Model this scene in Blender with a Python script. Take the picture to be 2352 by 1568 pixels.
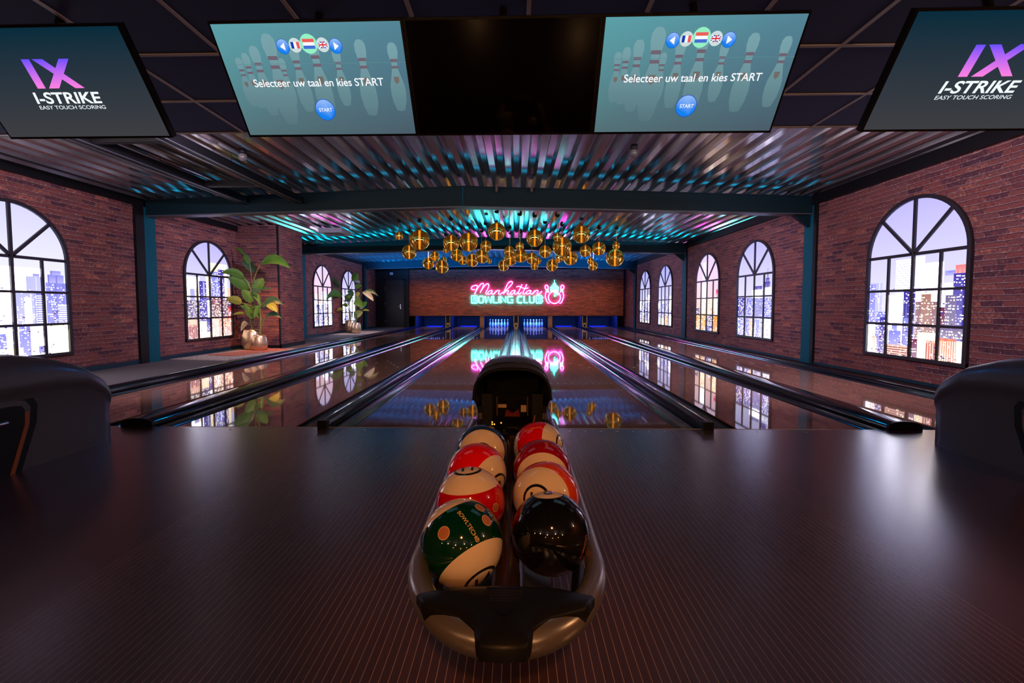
import bpy, bmesh, math, random
from mathutils import Vector, Matrix

R = math.radians
scene = bpy.context.scene
C = scene.collection
for o in list(bpy.data.objects):
    bpy.data.objects.remove(o)

# ------------------------------------------------------------------ camera
IMW, IMH = 2352.0, 1568.0
F = 1017.41
PPX, PPY = IMW / 2 - 11.74, IMH / 2 - 31.62
CAM = Vector((0.0245, -3.8514, 1.0745))
yaw, pitch, roll = R(-1.249), R(-2.8428), R(-0.0697)
fw = Vector((math.sin(yaw) * math.cos(pitch), math.cos(yaw) * math.cos(pitch), math.sin(pitch)))
rt0 = Vector((math.cos(yaw), -math.sin(yaw), 0))
up0 = rt0.cross(fw)
rt = math.cos(roll) * rt0 + math.sin(roll) * up0
up = -math.sin(roll) * rt0 + math.cos(roll) * up0
cam_data = bpy.data.cameras.new('camera')
cam_data.sensor_fit = 'HORIZONTAL'
cam_data.sensor_width = 36.0
cam_data.lens = F / IMW * 36.0
cam_data.shift_x = 11.74 / IMW
cam_data.shift_y = -31.62 / IMW
cam_data.clip_start = 0.02
cam = bpy.data.objects.new('camera', cam_data)
C.objects.link(cam)
M = Matrix(((rt.x, up.x, -fw.x, CAM.x), (rt.y, up.y, -fw.y, CAM.y), (rt.z, up.z, -fw.z, CAM.z), (0, 0, 0, 1)))
cam.matrix_world = M
scene.camera = cam


def ray(px, py):
    return fw + ((px - PPX) / F) * rt - ((py - PPY) / F) * up


def at(px, py, Y):
    """world point seen at photo pixel (px, py) standing at depth Y"""
    d = ray(px, py)
    return CAM + d * ((Y - CAM.y) / d.y)


# ------------------------------------------------------------------ world, exposure, lights
w = bpy.data.worlds.new('world')
scene.world = w
w.use_nodes = True
w.node_tree.nodes['Background'].inputs[0].default_value = (0.010, 0.010, 0.018, 1)
w.node_tree.nodes['Background'].inputs[1].default_value = 1.0
scene.view_settings.view_transform = 'Standard'
scene.view_settings.look = 'None'
scene.view_settings.exposure = 0.0
scene.view_settings.gamma = 1.0
scene.view_settings.use_curve_mapping = False
scene.cycles.max_bounces = 7
scene.cycles.diffuse_bounces = 3
scene.cycles.glossy_bounces = 5
scene.cycles.transmission_bounces = 4
scene.cycles.sample_clamp_indirect = 3.0
scene.cycles.caustics_reflective = False
scene.cycles.caustics_refractive = False


def look(o, target):
    d = Vector(target) - o.location
    o.rotation_euler = d.to_track_quat('-Z', 'Y').to_euler()


def area(name, loc, target, sx, sy, power, col, spread=180):
    l = bpy.data.lights.new(name, 'AREA')
    l.shape = 'RECTANGLE'; l.size = sx; l.size_y = sy; l.energy = power; l.color = col
    l.spread = R(spread)
    o = bpy.data.objects.new(name, l); C.objects.link(o); o.location = loc; look(o, target)
    return o


def spot(name, loc, target, power, col, angle=50, blend=0.6, rad=0.05):
    l = bpy.data.lights.new(name, 'SPOT')
    l.energy = power; l.color = col; l.spot_size = R(angle); l.spot_blend = blend; l.shadow_soft_size = rad
    o = bpy.data.objects.new(name, l); C.objects.link(o); o.location = loc; look(o, target)
    return o


def point(name, loc, power, col, rad=0.05):
    l = bpy.data.lights.new(name, 'POINT')
    l.energy = power; l.color = col; l.shadow_soft_size = rad
    o = bpy.data.objects.new(name, l); C.objects.link(o); o.location = loc
    return o


WARM = (1.0, 0.50, 0.20)
MAUVE = (0.80, 0.64, 1.0)
# unseen fill strip added behind the dropped-ceiling bulkhead: grazes the roof of the first bay
area('bulkhead_fill', (-0.8, 0.16, 2.72), (-0.8, 3.2, 3.25), 11.0, 0.10, 78, (1.0, 0.82, 0.84), 170)
# unseen fill spots added behind the bulkhead and beams to brighten the walls
for (y0, y1, p, wc) in ((0.35, 2.6, 470, (0.90, 0.68, 1.0)), (4.75, 7.2, 470, (0.78, 0.64, 1.0)), (10.75, 13.2, 430, (0.60, 0.58, 1.0))):
    for s in (-1, 1):
        xw = -6.85 if s < 0 else 5.33
        spot('wall_fill', (xw - s * 4.2, y0, 2.86), (xw, y1, 1.3), p, wc, 95, 0.9, 0.05)
# unseen blue strips added to tint the roof deck of the last bays
for yb in (12.9, 14.3, 15.6):
    area('blue_deck_fill', (-0.8, yb, 2.70), (-0.8, yb + 0.25, 3.7), 11.0, 0.25, 230, (0.0, 0.27, 1.0), 170)
area('cyan_deck_fill', (-0.8, 4.75, 2.66), (-0.8, 6.6, 3.3), 9.0, 0.12, 14, (0.0, 0.60, 0.9), 150)  # unseen fill added to tint the second bay's deck cyan
area('blue_masking_strip', (-0.8, 17.65, 2.97), (-0.8, 17.45, 3.97), 10.2, 0.10, 30, (0.0, 0.28, 1.0), 170)
area('cyan_streak_fill', (-0.8, 10.15, 2.93), (-0.8, 9.95, 3.93), 11.0, 0.06, 26, (0.0, 0.62, 0.95), 170)  # unseen strip added for cyan streaks along the deck ribs
area('cyan_near_fill', (-0.8, 4.15, 2.95), (-0.8, 3.95, 3.95), 11.0, 0.06, 3, (0.0, 0.55, 1.0), 170)  # weaker unseen strip added for cyan on the first bay's deck
area('blue_far_light', (-0.8, 16.6, 2.6), (-0.8, 18.0, 3.3), 10.0, 0.12, 30, (0.05, 0.3, 1.0), 160)
# small fill spots added to brighten the lanes, hidden behind bulkhead and first beam
for x in (-4.2, -2.5, -0.9, 0.9, 2.5, 4.2):
    spot('lane_fill', (x, 0.13, 2.76), (x, 2.9, 0.0), 32, (1.0, 0.74, 0.62), 75, 0.9, 0.03)
    spot('lane_fill', (x, 4.62, 2.99), (x, 8.2, 0.0), 42, (1.0, 0.72, 0.60), 75, 0.9, 0.03)
# warm lounge lamps behind the approach
for i, (x, y, z, p) in enumerate([(-2.6, -6.6, 2.2, 36), (-0.9, -6.9, 2.1, 36), (0.9, -6.6, 2.2, 36), (2.8, -7.0, 2.1, 36),
                                  (-1.7, -8.2, 1.9, 12), (0.3, -8.4, 1.8, 12), (1.9, -8.2, 1.9, 12), (4.4, -3.7, 2.3, 65), (-4.6, -6.4, 2.1, 15)]):
    point('lounge_lamp', (x, y, z), p, WARM, 0.035)
spot('rack_spot', (0.15, -5.2, 2.5), (0.0, -2.45, 0.45), 175, (1.0, 0.35, 0.085), 27, 0.8, 0.06)
for s in (-1, 1):
    spot('blue_rim_fill', (s * 1.2, 4.0, 2.7), (s * 3.4, -0.4, 0.45), 60, (0.0, 0.30, 1.0), 30, 0.6, 0.04)  # unseen spots added for the blue rim on the outer hoods
# warm accent spots on the plants and on the sign wall
spot('plant_spot', (-4.6, 5.2, 2.9), (-6.0, 6.85, 0.9), 75, (1.0, 0.50, 0.22), 62, 0.7, 0.04)
spot('pier_spot', (-5.3, 5.2, 2.9), (-5.95, 6.95, 0.5), 330, (1.0, 0.36, 0.10), 44, 0.8, 0.04)
spot('far_plant_spot', (-4.9, 12.1, 2.9), (-6.3, 13.2, 0.6), 200, (1.0, 0.42, 0.14), 50, 0.7, 0.04)
area('sign_wall_strip', (-0.1, 16.6, 2.62), (-0.1, 17.95, 0.35), 10.0, 0.12, 62, (1.0, 0.50, 0.27), 100)

# ------------------------------------------------------------------ helpers


def lin(*c):
    r = []
    for v in c[:3]:
        v = v / 255.0
        r.append(v / 12.92 if v <= 0.04045 else ((v + 0.055) / 1.055) ** 2.4)
    return tuple(r)


class MB:
    """collects geometry that is linked as one mesh object"""

    def __init__(s):
        s.v = []; s.f = []; s.mi = []; s.sm = []; s.col = []

    def add(s, vs, fs, mi=0, smooth=False, col=None):
        b = len(s.v)
        s.v += [tuple(v) for v in vs]
        for f in fs:
            s.f.append(tuple(b + i for i in f)); s.mi.append(mi); s.sm.append(smooth); s.col.append(col)

    def box(s, x0, x1, y0, y1, z0, z1, mi=0):
        vs = [(x, y, z) for z in (z0, z1) for y in (y0, y1) for x in (x0, x1)]
        s.add(vs, [(0, 2, 3, 1), (4, 5, 7, 6), (0, 1, 5, 4), (2, 6, 7, 3), (0, 4, 6, 2), (1, 3, 7, 5)], mi)

    def obox(s, c, ax, ay, az, hx, hy, hz, mi=0):
        c = Vector(c); vs = []
        for k in (-1, 1):
            for j in (-1, 1):
                for i in (-1, 1):
                    vs.append(c + ax * hx * i + ay * hy * j + az * hz * k)
        s.add(vs, [(0, 2, 3, 1), (4, 5, 7, 6), (0, 1, 5, 4), (2, 6, 7, 3), (0, 4, 6, 2), (1, 3, 7, 5)], mi)

    def quad(s, a, b, c, d, mi=0, col=None):
        s.add([a, b, c, d], [(0, 1, 2, 3)], mi, False, col)

    def prism(s, pts, axis, a, b, mi=0, smooth=False, caps=True):
        """extrude a closed 2-D outline along an axis: y -> pts are (x,z); x -> (y,z); z -> (x,y)"""
        n = len(pts)

        def P(p, t):
            return {'y': (p[0], t, p[1]), 'x': (t, p[0], p[1]), 'z': (p[0], p[1], t)}[axis]
        vs = [P(p, a) for p in pts] + [P(p, b) for p in pts]
        s.add(vs, [(i, (i + 1) % n, n + (i + 1) % n, n + i) for i in range(n)], mi, smooth)
        if caps:
            s.add(vs, [tuple(range(n))[::-1], tuple(range(n, 2 * n))], mi)

    def strip(s, pts, y0, y1, mi=0, smooth=True, ny=1):
        """open profile (x,z) extruded in y"""
        n = len(pts)
        vs = []
        for k in range(ny + 1):
            y = y0 + (y1 - y0) * k / ny
            vs += [(p[0], y, p[1]) for p in pts]
        s.add(vs, [(k * n + i, k * n + i + 1, (k + 1) * n + i + 1, (k + 1) * n + i) for k in range(ny) for i in range(n - 1)], mi, smooth)

    def tube(s, path, r, n=8, mi=0, closed=False, caps=True, smooth=True):
        path = [Vector(p) for p in path]
        m = len(path)
        rad = r if isinstance(r, (list, tuple)) else [r] * m
        t0 = (path[1] - path[0]).normalized()
        a = Vector((0, 0, 1)) if abs(t0.z) < 0.9 else Vector((1, 0, 0))
        nrm = (a - t0 * a.dot(t0)).normalized()
        vs = []
        for i in range(m):
            if closed:
                t = (path[(i + 1) % m] - path[i - 1])
            else:
                t = path[min(i + 1, m - 1)] - path[max(i - 1, 0)]
            if t.length < 1e-9:
                t = t0
            t.normalize()
            nrm = nrm - t * nrm.dot(t)
            if nrm.length < 1e-6:
                nrm = t.orthogonal()
            nrm.normalize()
            bn = t.cross(nrm)
            for k in range(n):
                an = 2 * math.pi * k / n
                vs.append(path[i] + rad[i] * (math.cos(an) * nrm + math.sin(an) * bn))
        fs = []
        for i in range(m if closed else m - 1):
            j = (i + 1) % m
            for k in range(n):
                fs.append((i * n + k, i * n + (k + 1) % n, j * n + (k + 1) % n, j * n + k))
        s.add(vs, fs, mi, smooth)
        if caps and not closed:
            s.add(vs[:n], [tuple(range(n))[::-1]], mi)
            s.add(vs[-n:], [tuple(range(n))], mi)

    def lathe(s, prof, n=24, c=(0, 0, 0), mi=0, smooth=True):
        vs = []
        for r, z in prof:
            for k in range(n):
                a = 2 * math.pi * k / n
                vs.append((c[0] + r * math.cos(a), c[1] + r * math.sin(a), c[2] + z))
        fs = [(i * n + k, i * n + (k + 1) % n, (i + 1) * n + (k + 1) % n, (i + 1) * n + k)
              for i in range(len(prof) - 1) for k in range(n)]
        s.add(vs, fs, mi, smooth)

    def sphere(s, c, r, nu=32, nv=16, mi=0):
        s.lathe([(max(1e-5, r * math.sin(math.pi * i / nv)), -r * math.cos(math.pi * i / nv)) for i in range(nv + 1)], nu, c, mi)

    def build(s, name, mats, parent=None, loc=None):
        me = bpy.data.meshes.new(name)
        me.from_pydata(s.v, [], s.f)
        if not isinstance(mats, (list, tuple)):
            mats = [mats]
        for m in mats:
            me.materials.append(m)
        me.polygons.foreach_set('material_index', s.mi)
        me.polygons.foreach_set('use_smooth', s.sm)
        if any(c is not None for c in s.col):
            ca = me.color_attributes.new('Col', 'FLOAT_COLOR', 'CORNER')
            buf = []
            for f, c in zip(s.f, s.col):
                c = c if c is not None else (0, 0, 0)
                if isinstance(c[0], (tuple, list)):
                    for k in c:
                        buf += [k[0], k[1], k[2], 1.0]
                else:
                    buf += [c[0], c[1], c[2], 1.0] * len(f)
            ca.data.foreach_set('color', buf)
        me.update()
        o = bpy.data.objects.new(name, me)
        C.objects.link(o)
        if parent is not None:
            o.parent = parent
        if loc is not None:
            o.location = loc
        return o


def fix_normals(o):
    bm = bmesh.new(); bm.from_mesh(o.data)
    bmesh.ops.recalc_face_normals(bm, faces=bm.faces)
    bm.to_mesh(o.data); bm.free()
    return o


def tag(o, label, cat, group=None):
    o['label'] = label; o['category'] = cat
    if group:
        o['group'] = group
    return o


def thing(name, label, cat, loc=(0, 0, 0), group=None):
    o = bpy.data.objects.new(name, None)
    o.empty_display_size = 0.1
    C.objects.link(o); o.location = loc
    return tag(o, label, cat, group)


def struct(o):
    o['kind'] = 'structure'
    return o


def rel(o, parent):
    """keep world coordinates of a mesh that was built in world space under a placed Empty"""
    o.parent = parent
    o.matrix_parent_inverse = Matrix.Translation(-parent.location)
    return o


# ------------------------------------------------------------------ materials
MATS = {}


def mat(name, col=(0.5, 0.5, 0.5), rough=0.5, metal=0.0, spec=0.5, emit=None, es=0.0, coat=0.0, coat_r=0.05):
    m = bpy.data.materials.new(name); m.use_nodes = True
    b = m.node_tree.nodes['Principled BSDF']
    b.inputs['Base Color'].default_value = (*col, 1)
    b.inputs['Roughness'].default_value = rough
    b.inputs['Metallic'].default_value = metal
    b.inputs['Specular IOR Level'].default_value = spec
    b.inputs['Coat Weight'].default_value = coat
    b.inputs['Coat Roughness'].default_value = coat_r
    if emit:
        b.inputs['Emission Color'].default_value = (*emit, 1)
        b.inputs['Emission Strength'].default_value = es
    MATS[name] = m
    return m


def N(m, t, **kw):
    n = m.node_tree.nodes.new(t)
    for k, v in kw.items():
        setattr(n, k, v)
    return n


def L(m, a, b):
    m.node_tree.links.new(a, b)


def math_n(m, op, a, b=None, c=None):
    n = N(m, 'ShaderNodeMath', operation=op)
    for i, x in enumerate((a, b, c)):
        if x is None:
            continue
        if isinstance(x, (int, float)):
            n.inputs[i].default_value = x
        else:
            L(m, x, n.inputs[i])
    return n.outputs[0]


def mix_c(m, fac, a, b):
    n = N(m, 'ShaderNodeMix', data_type='RGBA')
    for sock, x in ((n.inputs[0], fac), (n.inputs[6], a), (n.inputs[7], b)):
        if isinstance(x, (int, float)):
            sock.default_value = x
        elif isinstance(x, tuple):
            sock.default_value = (*x, 1)
        else:
            L(m, x, sock)
    return n.outputs[2]


def noise(m, vec, scale, detail=2, rough=0.5):
    n = N(m, 'ShaderNodeTexNoise')
    n.inputs['Scale'].default_value = scale
    n.inputs['Detail'].default_value = detail
    n.inputs['Roughness'].default_value = rough
    if vec is not None:
        L(m, vec, n.inputs['Vector'])
    return n


def ramp(m, fac, stops):
    n = N(m, 'ShaderNodeValToRGB')
    e = n.color_ramp.elements
    while len(e) < len(stops):
        e.new(0.5)
    for k, (p, c) in enumerate(stops):
        e[k].position = p; e[k].color = (*c, 1)
    L(m, fac, n.inputs[0])
    return n.outputs[0]


def bsdf(m):
    return m.node_tree.nodes['Principled BSDF']


def brick_mat(name, tint=(1, 1, 1), course=0.066, length=0.235):
    m = mat(name, rough=0.75, spec=0.25)
    g = N(m, 'ShaderNodeNewGeometry')
    sep = N(m, 'ShaderNodeSeparateXYZ'); L(m, g.outputs['Position'], sep.inputs[0])
    u = math_n(m, 'ADD', sep.outputs[0], sep.outputs[1])
    n1 = noise(m, g.outputs['Position'], 5.0, 3)
    n2 = noise(m, g.outputs['Position'], 28.0, 3)
    n3 = noise(m, g.outputs['Position'], 0.9, 2)
    wob = math_n(m, 'ADD', math_n(m, 'MULTIPLY', math_n(m, 'SUBTRACT', n1.outputs[0], 0.5), 0.020),
                 math_n(m, 'MULTIPLY', math_n(m, 'SUBTRACT', n2.outputs[0], 0.5), 0.014))
    z = math_n(m, 'ADD', sep.outputs[2], wob)
    u2 = math_n(m, 'ADD', u, math_n(m, 'MULTIPLY', wob, 1.2))
    cv = N(m, 'ShaderNodeCombineXYZ'); L(m, u2, cv.inputs[0]); L(m, z, cv.inputs[1])
    b = N(m, 'ShaderNodeTexBrick')
    b.offset = 0.37; b.squash = 1.0
    b.inputs['Scale'].default_value = 1.0
    b.inputs['Brick Width'].default_value = length
    b.inputs['Row Height'].default_value = course
    b.inputs['Mortar Size'].default_value = 0.005
    b.inputs['Mortar Smooth'].default_value = 0.35
    b.inputs['Color1'].default_value = (0, 0, 0, 1)
    b.inputs['Color2'].default_value = (1, 1, 1, 1)
    b.inputs['Mortar'].default_value = (0.5, 0.5, 0.5, 1)
    L(m, cv.outputs[0], b.inputs['Vector'])
    t = [lambda c: tuple(a * k for a, k in zip(c, tint))][0]
    fac = math_n(m, 'ADD', math_n(m, 'MULTIPLY', b.outputs['Color'], 0.70), math_n(m, 'MULTIPLY', math_n(m, 'SUBTRACT', math_n(m, 'MULTIPLY', n2.outputs[0], 2.0), 0.55), 0.42))
    bc = ramp(m, fac, [(0.0, t((0.035, 0.018, 0.030))), (0.28, t((0.100, 0.038, 0.046))), (0.55, t((0.22, 0.066, 0.050))),
                       (0.75, t((0.135, 0.058, 0.060))), (1.0, t((0.42, 0.14, 0.075)))])
    # worn pale flecks
    fl = math_n(m, 'GREATER_THAN', n2.outputs[0], 0.66)
    bc = mix_c(m, math_n(m, 'MULTIPLY', fl, 0.35), bc, t((0.34, 0.22, 0.19)))
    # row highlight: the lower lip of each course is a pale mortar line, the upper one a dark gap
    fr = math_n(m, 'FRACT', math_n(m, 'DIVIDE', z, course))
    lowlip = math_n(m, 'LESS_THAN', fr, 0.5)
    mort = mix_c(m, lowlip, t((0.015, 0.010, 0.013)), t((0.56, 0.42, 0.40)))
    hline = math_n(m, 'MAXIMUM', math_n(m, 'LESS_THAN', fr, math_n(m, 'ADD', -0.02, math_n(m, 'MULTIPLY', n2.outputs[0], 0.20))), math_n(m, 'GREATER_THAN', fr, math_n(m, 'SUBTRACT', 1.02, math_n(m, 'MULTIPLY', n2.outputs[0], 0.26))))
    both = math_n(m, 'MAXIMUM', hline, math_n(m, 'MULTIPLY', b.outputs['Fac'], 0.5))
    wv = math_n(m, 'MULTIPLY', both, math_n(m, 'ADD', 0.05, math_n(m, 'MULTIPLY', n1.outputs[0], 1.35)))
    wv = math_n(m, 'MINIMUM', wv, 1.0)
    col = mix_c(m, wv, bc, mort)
    L(m, col, bsdf(m).inputs['Base Color'])
    h = math_n(m, 'ADD', math_n(m, 'MULTIPLY', b.outputs['Fac'], -1.0), math_n(m, 'MULTIPLY', n2.outputs[0], 0.5))
    bp = N(m, 'ShaderNodeBump'); bp.inputs['Strength'].default_value = 0.9; bp.inputs['Distance'].default_value = 0.02
    L(m, h, bp.inputs['Height']); L(m, bp.outputs[0], bsdf(m).inputs['Normal'])
    return m


brick = brick_mat('red_brick_wallpaper')
brick_far = brick_mat('brown_brick_panel', (1.25, 1.0, 0.80), 0.043, 0.26)

deck_mat = mat('galvanised_deck', (0.46, 0.42, 0.43), 0.20, 0.84)
nd = noise(deck_mat, None, 3.0, 3)
tc = N(deck_mat, 'ShaderNodeTexCoord'); mp = N(deck_mat, 'ShaderNodeMapping')
mp.inputs['Scale'].default_value = (6, 0.5, 6)
L(deck_mat, tc.outputs['Object'], mp.inputs[0]); L(deck_mat, mp.outputs[0], nd.inputs['Vector'])
L(deck_mat, math_n(deck_mat, 'ADD', 0.06, math_n(deck_mat, 'MULTIPLY', nd.outputs[0], 0.13)), bsdf(deck_mat).inputs['Roughness'])

teal = mat('teal_column_paint', (0.001, 0.075, 0.105), 0.6, spec=0.2)
teal_dark = mat('dark_teal_beam_paint', (0.001, 0.015, 0.020), 0.55, spec=0.25)
lit_flange_mat = mat('lit_teal_flange', (0.060, 0.070, 0.085), 0.35)  # beam paint lightened for the light that lower flanges catch
black = mat('black_paint', (0.004, 0.004, 0.005), 0.5, spec=0.3)
black_gloss = mat('glossy_black_plastic', (0.006, 0.006, 0.008), 0.13, coat=0.3)
gutter_mat = mat('gutter_black', (0.010, 0.012, 0.016), 0.16, coat=0.4)
tile_mat = mat('dark_ceiling_tile', (0.060, 0.095, 0.28), 0.8)
grid_mat = mat('ceiling_grid_metal', (0.62, 0.58, 0.64), 0.45)
skirt = mat('dark_teal_skirting', (0.003, 0.025, 0.042), 0.45)
carpet = mat('grey_carpet', (0.11, 0.10, 0.10), 0.95)
door_mat = mat('black_door_leaf', (0.006, 0.0055, 0.008), 0.38)
chrome = mat('brushed_steel', (0.62, 0.60, 0.60), 0.25, 1.0)
brass = mat('brass', (0.75, 0.45, 0.16), 0.3, 1.0)
hood_mat = mat('grey_hood_plastic', (0.085, 0.078, 0.088), 0.45, coat=0.15, coat_r=0.2)
silver = mat('silver_rack_paint', (0.31, 0.275, 0.265), 0.27, 0.75)
matte_black = mat('matte_black_plastic', (0.005, 0.0045, 0.0045), 0.45, spec=0.25)
spine_mat = mat('smoked_plastic', (0.030, 0.018, 0.016), 0.16)
orange_strip = mat('orange_strip', (0.42, 0.10, 0.01), 0.5)
gold = mat('gold_pot_glaze', (0.62, 0.47, 0.30), 0.30, 0.85)
soil = mat('soil', (0.02, 0.012, 0.008), 0.95)
hub_mat = mat('black_canopy_metal', (0.02, 0.018, 0.016), 0.35, 0.6)
cord_mat = mat('gold_chain', (0.85, 0.60, 0.28), 0.3, 1.0)
grey_box = mat('grey_unit_casing', (0.30, 0.28, 0.29), 0.5)
lens_mat = mat('clear_lens', (0.13, 0.12, 0.12), 0.10)
blue_mark = mat('blue_tail_plank', (0.01, 0.02, 0.85), 0.4, emit=(0.0, 0.0, 1.0), es=0.25)  # blue paint given a slight glow for the blue light on it
pit_mat = mat('dark_blue_pit_curtain', (0.002, 0.002, 0.028), 0.7)
kick_mat = mat('kickback_panel', (0.010, 0.010, 0.06), 0.5)
white_mark = mat('pale_lane_marking', (0.80, 0.72, 0.66), 0.3)
red_part = mat('red_plastic', (0.16, 0.004, 0.004), 0.4)
paper = mat('paper_label', (0.62, 0.42, 0.24), 0.7)
led_amber = mat('amber_led', (0.3, 0.15, 0.0), 0.4, emit=(1.0, 0.45, 0.05), es=1.5)

# pins
pin_mat = mat('pin_white', (0.80, 0.85, 0.95), 0.25, coat=0.4)
pin_red = mat('pin_red', (0.55, 0.02, 0.05), 0.3)

# screens / light boxes: printed or displayed picture held in the Col attribute


def picture_mat(name, strength):
    m = bpy.data.materials.new(name); m.use_nodes = True
    nt = m.node_tree; nt.nodes.clear()
    out = nt.nodes.new('ShaderNodeOutputMaterial')
    e = nt.nodes.new('ShaderNodeEmission'); a = nt.nodes.new('ShaderNodeAttribute'); a.attribute_name = 'Col'
    e.inputs[1].default_value = strength
    nt.links.new(a.outputs['Color'], e.inputs[0]); nt.links.new(e.outputs[0], out.inputs[0])
    return m


pic_window = picture_mat('backlit_city_print', 1.25)
pic_screen = picture_mat('screen_picture', 1.0)


def neon(name, col, s):
    m = bpy.data.materials.new(name); m.use_nodes = True
    nt = m.node_tree; nt.nodes.clear()
    out = nt.nodes.new('ShaderNodeOutputMaterial'); e = nt.nodes.new('ShaderNodeEmission')
    e.inputs[0].default_value = (*col, 1); e.inputs[1].default_value = s
    nt.links.new(e.outputs[0], out.inputs[0])
    return m


neon_pink = neon('pink_neon', (1.0, 0.075, 0.95), 27.0)
neon_cyan = neon('cyan_neon', (0.035, 1.0, 0.95), 23.0)

# striped approach and lane boards


def board_mat(name, base, line, rough, line_to=None, grain=0.3, coat=0.0, line_x=1.68, seams=False):
    m = mat(name, base, rough, coat=coat)
    g = N(m, 'ShaderNodeNewGeometry')
    sep = N(m, 'ShaderNodeSeparateXYZ'); L(m, g.outputs['Position'], sep.inputs[0])
    fr = math_n(m, 'FRACT', math_n(m, 'DIVIDE', math_n(m, 'ADD', sep.outputs[0], 20.0), 0.0270))
    ln = math_n(m, 'MULTIPLY', math_n(m, 'LESS_THAN', fr, 0.062), math_n(m, 'LESS_THAN', math_n(m, 'ABSOLUTE', sep.outputs[0]), line_x))
    mpn = N(m, 'ShaderNodeMapping'); mpn.inputs['Scale'].default_value = (14, 0.8, 1)
    L(m, g.outputs['Position'], mpn.inputs[0])
    n1 = noise(m, mpn.outputs[0], 3.0, 4, 0.6)
    bt = math_n(m, 'FLOOR', math_n(m, 'DIVIDE', math_n(m, 'ADD', sep.outputs[0], 20.0), 0.0270))
    wn = N(m, 'ShaderNodeTexWhiteNoise', noise_dimensions='1D'); L(m, bt, wn.inputs['W'])
    v = math_n(m, 'ADD', math_n(m, 'MULTIPLY', n1.outputs[0], grain), math_n(m, 'MULTIPLY', wn.outputs[0], 0.25))
    c = mix_c(m, v, base, tuple(min(1, k * 1.9) for k in base))
    if line_to is not None:
        ln = math_n(m, 'MULTIPLY', ln, math_n(m, 'LESS_THAN', sep.outputs[1], line_to))
    if line is not None:
        c = mix_c(m, ln, c, line)
    if seams:
        ax_ = math_n(m, 'ABSOLUTE', sep.outputs[0])
        for sx in (1.83, 2.90, 3.95):
            c = mix_c(m, math_n(m, 'LESS_THAN', math_n(m, 'ABSOLUTE', math_n(m, 'SUBTRACT', ax_, sx)), 0.0022), c, (0.008, 0.005, 0.005))
    L(m, c, bsdf(m).inputs['Base Color'])
    return m


approach_mat = board_mat('striped_approach_boards', (0.058, 0.026, 0.027), (0.52, 0.36, 0.30), 0.24, seams=True)
lane_mat = board_mat('glossy_lane_boards', (0.36, 0.185, 0.125), (0.66, 0.46, 0.34), 0.022, line_to=4.6, coat=0.5)

bsdf(approach_mat).inputs['Coat Weight'].default_value = 1.0
bsdf(approach_mat).inputs['Coat IOR'].default_value = 1.5
bsdf(approach_mat).inputs['Coat Roughness'].default_value = 0.25
bsdf(approach_mat).inputs['Specular IOR Level'].default_value = 1.0
rug_mat = mat('pale_woven_rug', (0.42, 0.36, 0.30), 0.95)
g_ = N(rug_mat, 'ShaderNodeNewGeometry'); n_ = noise(rug_mat, g_.outputs['Position'], 26, 4, 0.7)
L(rug_mat, ramp(rug_mat, n_.outputs[0], [(0.35, (0.20, 0.16, 0.14)), (0.5, (0.45, 0.38, 0.31)), (0.65, (0.62, 0.54, 0.44))]), bsdf(rug_mat).inputs['Base Color'])
red_rug_mat = mat('red_patterned_rug', (0.5, 0.08, 0.04), 0.95)
tc_ = N(red_rug_mat, 'ShaderNodeTexCoord'); w_ = N(red_rug_mat, 'ShaderNodeTexWave')
w_.inputs['Scale'].default_value = 5.0; w_.inputs['Distortion'].default_value = 3.0; w_.inputs['Detail'].default_value = 3.0
L(red_rug_mat, tc_.outputs['Object'], w_.inputs['Vector'])
L(red_rug_mat, ramp(red_rug_mat, w_.outputs[0], [(0.2, (0.55, 0.05, 0.03)), (0.55, (0.50, 0.12, 0.05)), (0.8, (0.45, 0.28, 0.16))]), bsdf(red_rug_mat).inputs['Base Color'])


def leaf_material(name, c1, c2):
    m = mat(name, c1, 0.42)
    tcn = N(m, 'ShaderNodeNewGeometry'); nn = noise(m, tcn.outputs['Position'], 9, 2)
    L(m, mix_c(m, nn.outputs[0], c1, c2), bsdf(m).inputs['Base Color'])
    bsdf(m).inputs['Transmission Weight'].default_value = 0.0
    return m


leaf_green = leaf_material('leaf_green', (0.035, 0.13, 0.012), (0.10, 0.23, 0.025))
leaf_dark = leaf_material('leaf_dark_green', (0.010, 0.045, 0.015), (0.03, 0.10, 0.03))
leaf_yellow = leaf_material('leaf_yellow_green', (0.16, 0.21, 0.02), (0.30, 0.30, 0.035))
leaf_pale = leaf_material('leaf_pale', (0.20, 0.27, 0.18), (0.34, 0.38, 0.28))
stem_mat = mat('plant_stem', (0.16, 0.20, 0.05), 0.5)

# golden mirror globes: mostly mirror, a little see-through so the glowing tube inside shows
globe_mat = bpy.data.materials.new('gold_mirror_glass'); globe_mat.use_nodes = True
nt = globe_mat.node_tree; nt.nodes.clear()
out = nt.nodes.new('ShaderNodeOutputMaterial'); gl = nt.nodes.new('ShaderNodeBsdfGlossy'); tr = nt.nodes.new('ShaderNodeBsdfTransparent')
mx = nt.nodes.new('ShaderNodeMixShader')
gl.inputs['Color'].default_value = (1.0, 0.68, 0.17, 1); gl.inputs['Roughness'].default_value = 0.03
tr.inputs['Color'].default_value = (1.0, 0.62, 0.15, 1)
mx.inputs[0].default_value = 0.07
nt.links.new(gl.outputs[0], mx.inputs[1]); nt.links.new(tr.outputs[0], mx.inputs[2]); eg = nt.nodes.new('ShaderNodeEmission'); eg.inputs[0].default_value = (1.0, 0.50, 0.05, 1); eg.inputs[1].default_value = 0.03  # faint gold glow added to the mirror shell to brighten it
ad = nt.nodes.new('ShaderNodeAddShader')
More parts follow.
